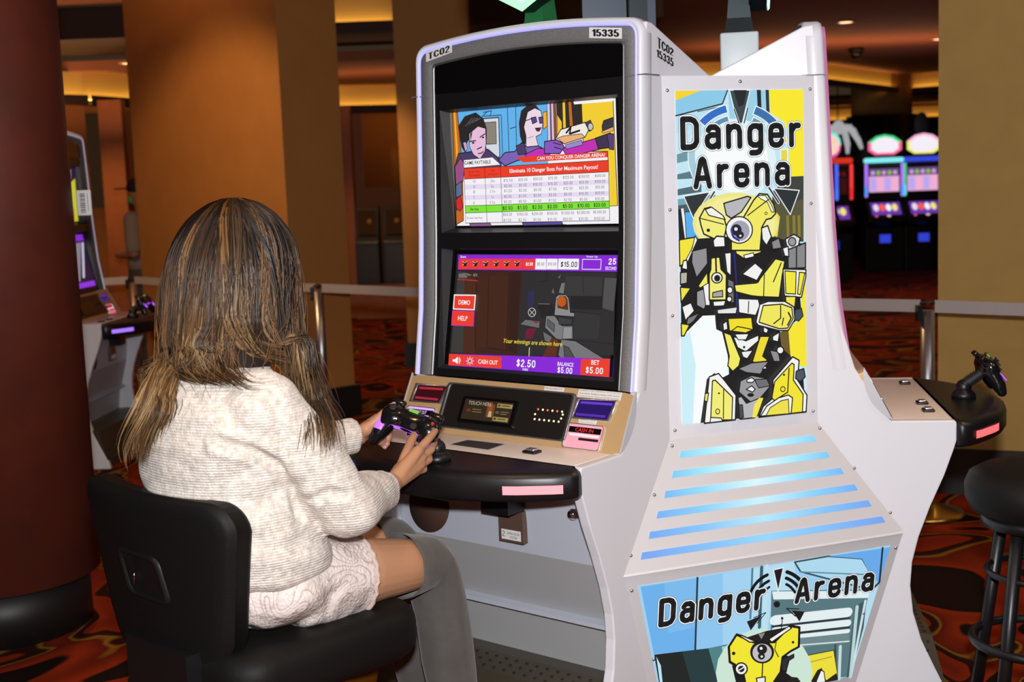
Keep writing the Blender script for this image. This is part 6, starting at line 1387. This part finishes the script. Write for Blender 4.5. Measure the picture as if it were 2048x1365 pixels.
# boots
for s in (1, -1):
    hip, mid, knee, calf, ank, toe = legs[s]
    td = (knee-hip).normalized(); path = [(knee-td*.105, td, .084), (knee-td*.085, td, .080), (knee-td*.045, td, .074), (knee-td*.008, (td+Vector((0, 0, -.5))).normalized(), .071),
            (knee+Vector((0, .012, -.035)), (td+Vector((0, 0, -1.4))).normalized(), .073), (knee+Vector((0, .018, -.085)), (calf-knee).normalized(), .070), (knee.lerp(calf, .75)+Vector((0, .006, 0)), (ank-knee).normalized(), .070), (calf+Vector((0, 0, -.05)), (ank-calf).normalized(), .070), (calf.lerp(ank, .55), (ank-calf).normalized(), .062), (calf.lerp(ank, .85), (ank-calf).normalized(), .050), (ank+Vector((0, 0, -.01)), (ank-calf).normalized(), .046)]
    R = []
    for j, (c, d, r) in enumerate(path):
        side = Vector((1, 0, 0)); f = d.cross(side).normalized(); ring = []
        for i in range(36):
            t = 2*math.pi*i/36; w = r*(1+.11*mnoise.noise(Vector((math.cos(t)*2+s*5, math.sin(t)*2, j*.9)))); ring.append(c+side*w*math.cos(t)+f*w*math.sin(t))
        R.append(ring)
    inner = [[p+(path[0][0]-p)*.07+td*.0 for p in R[0]], [p+(path[2][0]-p)*.10 for p in R[2]], [p+(path[3][0]-p)*.12 for p in R[3]]]
    m = M(); m.loft([inner[2], inner[1], inner[0]]+R, SUEDE, caps=False); b = m.build('boot', woman, subsurf=1)
    foot = blob('boot_foot', [(ank+Vector((0, 0, .01)), .045, ank+Vector((0, .01, -.045)), .040), (ank+Vector((0, .0, -.05)), .038, toe+Vector((0, -.0, .005)), .036), (toe+Vector((0, 0, .0)), .034, toe+Vector((0, .045, -.006)), .026)], .005, SUEDE, b, 4)
    m = M(); hc = ank+Vector((0, -.012, -.04)); m.loft([[Vector((hc.x+r*math.cos(2*math.pi*i/12), hc.y+r*math.sin(2*math.pi*i/12), z)) for i in range(12)] for r, z in ((.030, hc.z-.01), (.022, .03), (.020, .004))], SUEDE); m.build('boot_heel', b)

# ---------------------------------------------------------------- hair
def hair_mat():
    m = D.materials.new('highlighted_hair'); m.use_nodes = True; nt = m.node_tree; b = nt.nodes['Principled BSDF']
    at = nt.nodes.new('ShaderNodeAttribute'); at.attribute_name = 'tone'; nt.links.new(at.outputs['Color'], b.inputs['Base Color'])
    b.inputs['Roughness'].default_value = .42; b.inputs['Specular IOR Level'].default_value = .45; b.inputs['Anisotropic'].default_value = .6
    return m
HAIR = hair_mat()
HZ = np.array([1.02, 1.20, 1.24, 1.28, 1.33, 1.38, 1.43, 1.48, 1.515, 1.54, 1.552]); HR = np.array([.10, .132, .138, .139, .138, .137, .132, .112, .085, .05, .012]); HN = np.array([1.655, 1.655, 1.65, 1.648, 1.645, 1.640, 1.635, 1.630, 1.627, 1.625, 1.625])
def hull(th, z, k=1.0):
    r = np.interp(z, HZ, HR)*k; n = np.interp(z, HZ, HN); return np.array([r*math.cos(th)*.98, n+r*math.sin(th)*1.02, z])
vs_, fs_, col = [], [], []
def strand(pts, r0, c0, c1, sides=3):
    pts = np.array(pts); n = len(pts); b = len(vs_)
    for i in range(n):
        t = i/(n-1); d = pts[min(i+1, n-1)]-pts[max(i-1, 0)]; d = d/(np.linalg.norm(d)+1e-9)
        a = np.cross(d, [.3, .2, .93]); a /= np.linalg.norm(a)+1e-9; e = np.cross(d, a)
        r = r0*(.55+.45*math.sin(math.pi*min(1, t*1.4+.15)) if t < .6 else 1-.85*((t-.6)/.4)**1.4)
        w = min(1, max(0, (t-.30)/.5)); c = c0*(1-w)+c1*w
        for s in range(sides):
            an = 2*math.pi*s/sides; p = pts[i]+r*(math.cos(an)*a*1.6+math.sin(an)*e*.7); vs_.append((p[0], WN-p[1], p[2])); col.append((*c, 1))
    for i in range(n-1):
        for s in range(sides):
            q = (s+1) % sides; fs_.append((b+i*sides+s, b+i*sides+q, b+(i+1)*sides+q, b+(i+1)*sides+s))
def cat(P, n):
    P = [np.array(p, float) for p in P]; P = [2*P[0]-P[1]]+P+[2*P[-1]-P[-2]]; out = []; m = len(P)-3
    for i in range(n):
        t = i/(n-1)*m; k = min(int(t), m-1); u = t-k; a, b, c, d = P[k:k+4]
        out.append(.5*((2*b)+(-a+c)*u+(2*a-5*b+4*c-d)*u*u+(-a+3*b-3*c+d)*u**3))
    return np.array(out)
DARK, MID, HONEY, BLOND = np.array([.013, .009, .0075]), np.array([.050, .027, .013]), np.array([.21, .10, .032]), np.array([.40, .25, .11])
# under-layer that closes the head of hair
ring = 32
for j, z in enumerate(np.linspace(1.19, 1.551, 22)):
    for i in range(ring): p = hull(2*math.pi*i/ring, z, .93); vs_.append((p[0], WN-p[1], p[2])); col.append((*(DARK*1.2), 1))
for j in range(21):
    for i in range(ring): q = (i+1) % ring; fs_.append((j*ring+i, j*ring+q, (j+1)*ring+q, (j+1)*ring+i))
rg = RNG
from mathutils.bvhtree import BVHTree
bv = BVHTree.FromPolygons([v.co.copy() for v in sweater.data.vertices], [tuple(p.vertices) for p in sweater.data.polygons])
iw = woman.matrix_basis.inverted()
def gp(*pts, off=.014):
    """guide points that lie on the knit where they meet it, else on the plane u"""
    out = []
    for x, y, u in pts:
        o = iw @ Vector(CP.tolist()); d = (iw.to_3x3() @ Vector(ray(x, y).tolist())).normalized(); h = bv.ray_cast(o, d)
        if h[0] is not None:
            p = h[0]-d*off if h[1].dot(d) > -.3 else h[0]+(h[1] if h[1].dot(d) < 0 else -h[1])*off
            out.append(np.array([p.x, WN-p.y, p.z]))
        else: out.append(at_u(x, y, u))
    return out
GL = gp((362, 690, -.10), (345, 750, -.14), (325, 815, -.16), (306, 880, -.18), (297, 935, -.19))
GL2 = gp((395, 695, -.06), (378, 740, -.075), (352, 800, -.11), (330, 865, -.14))
GR = gp((592, 680, .145), (606, 738, .152), (622, 798, .145), (636, 858, .132), (642, 915, .125))
GB = gp((455, 690, .02), (505, 712, .055), (560, 735, .10), (603, 765, .145))
GB2 = gp((430, 690, .0), (425, 722, -.01), (470, 745, .03), (530, 770, .07))
for lock in range(330):
    lr = np.random.default_rng(lock+50)
    th = lr.uniform(-.95, math.pi+.95) if lock % 9 else lr.uniform(0, 2*math.pi)
    d = math.degrees(th) % 360
    k0 = lr.uniform(.955, 1.05); ph, wv = lr.uniform(0, 6.28), lr.uniform(.008, .024); sw = lr.uniform(-.16, .16); part = th*.6+.6 if lr.random() < .45 else th
    h0 = hull(th, 1.225, k0); wp = np.array(woman.matrix_basis @ Vector((h0[0], WN-h0[1], h0[2]))); q = CR @ (wp-CP); x0, y0 = 1024+FPX*q[0]/q[2], 682.5+FPX*q[1]/q[2]
    if 150 <= d < 235: G, sp = GL[1:], .019
    elif 118 <= d < 150: G, sp = gp((x0-26, max(y0, 680)+52, -.08), (345, 812, -.11), (326, 872, -.14)), .010
    elif 14 <= d < 62 and lr.random() < .55: G, sp = gp((574, 716, .12), (596, 752, .13), (616, 800, .13), (634, 852, .13)), .009
    elif d >= 318 or d < 42: G, sp = (GR, .015)
    elif d < 118:
        dx = lr.uniform(.5, 1.25)
        G, sp = gp(*[(min(x0+a*dx, 612+a*.1), min(max(y0, 688)+e_*(.5+.5*dx), 775), .06) for a, e_ in ((14, 34), (50, 56), (92, 72))]), .006
    else:
        s = 1 if math.cos(th) > 0 else -1; G, sp = ([np.array(p) for p in ((.09*s, 1.55, 1.2), (.11*s, 1.52, 1.1), (.115*s, 1.51, 1.02))], .02)
    cut = lr.integers(2, len(G)+1) if lr.random() < .35 else len(G)
    offL = lr.normal(0, sp, 3)*np.array([1, 1, .5])
    tone = lr.random(); fr = lr.uniform(5.5, 9)
    curl = lr.uniform(.5, 1.1); back = 42 <= d < 118
    for it in range(10):
        dth = rg.normal(0, .055); dk = rg.normal(0, .010); P = []
        for z, f in ((1.549, .0), (1.535, .15), (1.50, .4), (1.44, .7), (1.36, .9), (1.29, 1.0)):
            P.append(hull((part+(th-part)*f)+sw*f+dth, z, k0+dk))
        jit = rg.normal(0, .0055, 3)
        g = [np.array(e)+offL*(.6+.4*i/len(G))+jit*(1-.5*i/len(G)) for i, e in enumerate(G[:cut])]
        m_ = hull(th+sw+dth, 1.235, k0+dk); P.append(m_ if back else m_*.62+g[0]*.38); P += g
        Q = cat(P, 34)
        for i in range(34):
            t = i/33; a = wv*curl*max(0, t-.25)*2.3*(1 if not back else max(0, 1-1.2*max(0, t-.6)))
            Q[i] += np.array([math.cos(th+1.57), math.sin(th+1.57), 0])*a*math.sin(ph+fr*t+dth*2)+np.array([math.cos(th), math.sin(th), 0])*a*.5*(math.cos(ph+fr*t)+.5)
        Q = Q[:int(34*rg.uniform(.80, 1.0))]
        e = rg.random()
        c0 = DARK*(.6+.6*e) if tone < .66 else (MID*(.6+.5*e) if tone < .88 else HONEY*(.5+.3*e))
        c1 = (MID*(.6+.7*e) if tone < .30 else (HONEY*(.4+.5*e) if tone < .76 else BLOND*(.5+.4*e)))
        strand(Q, rg.uniform(.0009, .0023), c0, c1)
# a few stray hairs
for it in range(110):
    th = rg.uniform(-.9, math.pi+.9); P = [hull(th, 1.52, 1.02), hull(th+rg.normal(0, .15), 1.42, 1.06), hull(th+rg.normal(0, .2), 1.32, 1.10+rg.random()*.08), hull(th+rg.normal(0, .25), 1.22, 1.12+rg.random()*.12), hull(th+rg.normal(0, .3), 1.12, 1.3+rg.random()*.3)]
    strand(cat(P, 24), .0005, MID*1.5, HONEY)
me = D.meshes.new('hair'); me.from_pydata(vs_, [], fs_); me.materials.append(HAIR)
ca = me.color_attributes.new('tone', 'FLOAT_COLOR', 'POINT'); ca.data.foreach_set('color', np.array(col).ravel())
me.polygons.foreach_set('use_smooth', [True]*len(fs_)); me.update()
ho = D.objects.new('hair', me); COL.objects.link(ho); ho.parent = woman

# ================================================================ THE BYSTANDER
bx, by = -3.13, 11.05
man = thing('person', 'bystander in grey shirt and black cap standing at the edge of the square tan pillar', 'person', (bx, by, 0), math.radians(-20))
# faces -x (to the left of the picture), forearm lifted in front
SKIN2 = mat('skin_bystander', (.36, .15, .08), .55, sss=.05); GREYSH = mat('grey_shirt', (.20, .16, .135), .85); TROUS = mat('dark_trousers', (.05, .045, .045), .9); CAPM = mat('black_cap', (.008, .008, .008), .7); MASKG = mat('green_mask', (.05, .45, .12), .7)
b = blob('body', [(Vector((0, -.1, .92)), .09, Vector((-.01, -.1, .50)), .065), (Vector((-.01, -.1, .50)), .06, Vector((.02, -.1, .08)), .045), (Vector((.02, -.1, .06)), .045, Vector((-.14, -.1, .04)), .035),
         (Vector((0, .1, .92)), .09, Vector((-.01, .1, .50)), .065), (Vector((-.01, .1, .50)), .06, Vector((.02, .1, .08)), .045), (Vector((.02, .1, .06)), .045, Vector((-.14, .1, .04)), .035),
         (Vector((.01, -.19, 1.40)), .055, Vector((.05, -.24, 1.12)), .045), (Vector((.05, -.24, 1.12)), .042, Vector((-.17, -.14, 1.10)), .032), (Vector((-.17, -.14, 1.10)), .03, Vector((-.24, -.08, 1.10)), .026),
         (Vector((.01, .19, 1.40)), .055, Vector((.05, .24, 1.12)), .045), (Vector((.05, .24, 1.12)), .042, Vector((-.17, .12, 1.08)), .032), (Vector((-.17, .12, 1.08)), .03, Vector((-.22, .02, 1.08)), .026), (Vector((0, 0, 1.42)), .06, Vector((-.03, 0, 1.56)), .055)],
         .008, SKIN2, man, 5, [(Vector((0, 0, 1.0)), (.13, .18, .14), I3), (Vector((0, 0, 1.22)), (.13, .19, .24), I3), (Vector((-.04, 0, 1.63)), (.10, .078, .118), I3), (Vector((-.135, 0, 1.615)), (.018, .012, .02), I3)])
sh = blob('shirt', [(Vector((.01, -.18, 1.40)), .075, Vector((.045, -.235, 1.16)), .066), (Vector((.01, .18, 1.40)), .075, Vector((.045, .235, 1.16)), .066)], .01, GREYSH, man, 5, [(Vector((0, 0, 1.02)), (.15, .20, .13), I3), (Vector((0, 0, 1.22)), (.145, .205, .25), I3)])
tr = blob('trousers', [(Vector((0, -.1, .92)), .105, Vector((-.01, -.1, .50)), .085), (Vector((-.01, -.1, .50)), .085, Vector((.02, -.1, .10)), .075), (Vector((0, .1, .92)), .105, Vector((-.01, .1, .50)), .085), (Vector((-.01, .1, .50)), .085, Vector((.02, .1, .10)), .075)], .01, TROUS, man, 4, [(Vector((0, 0, .95)), (.145, .195, .11), I3)])
m = M(); m.sphere((-.035, 0, 1.675), (.112, .09, .085), CAPM, 18); m.rbox((-.24, -.07, 1.66), (-.10, .07, 1.672), .005, CAPM); m.build('cap', man)
m = M(); m.sphere((-.085, 0, 1.575), (.062, .068, .05), MASKG, 14); m.build('face_mask', man)
m = M(); m.sphere((.04, 0, 1.60), (.05, .075, .07), CAPM, 12); m.build('hair', man)
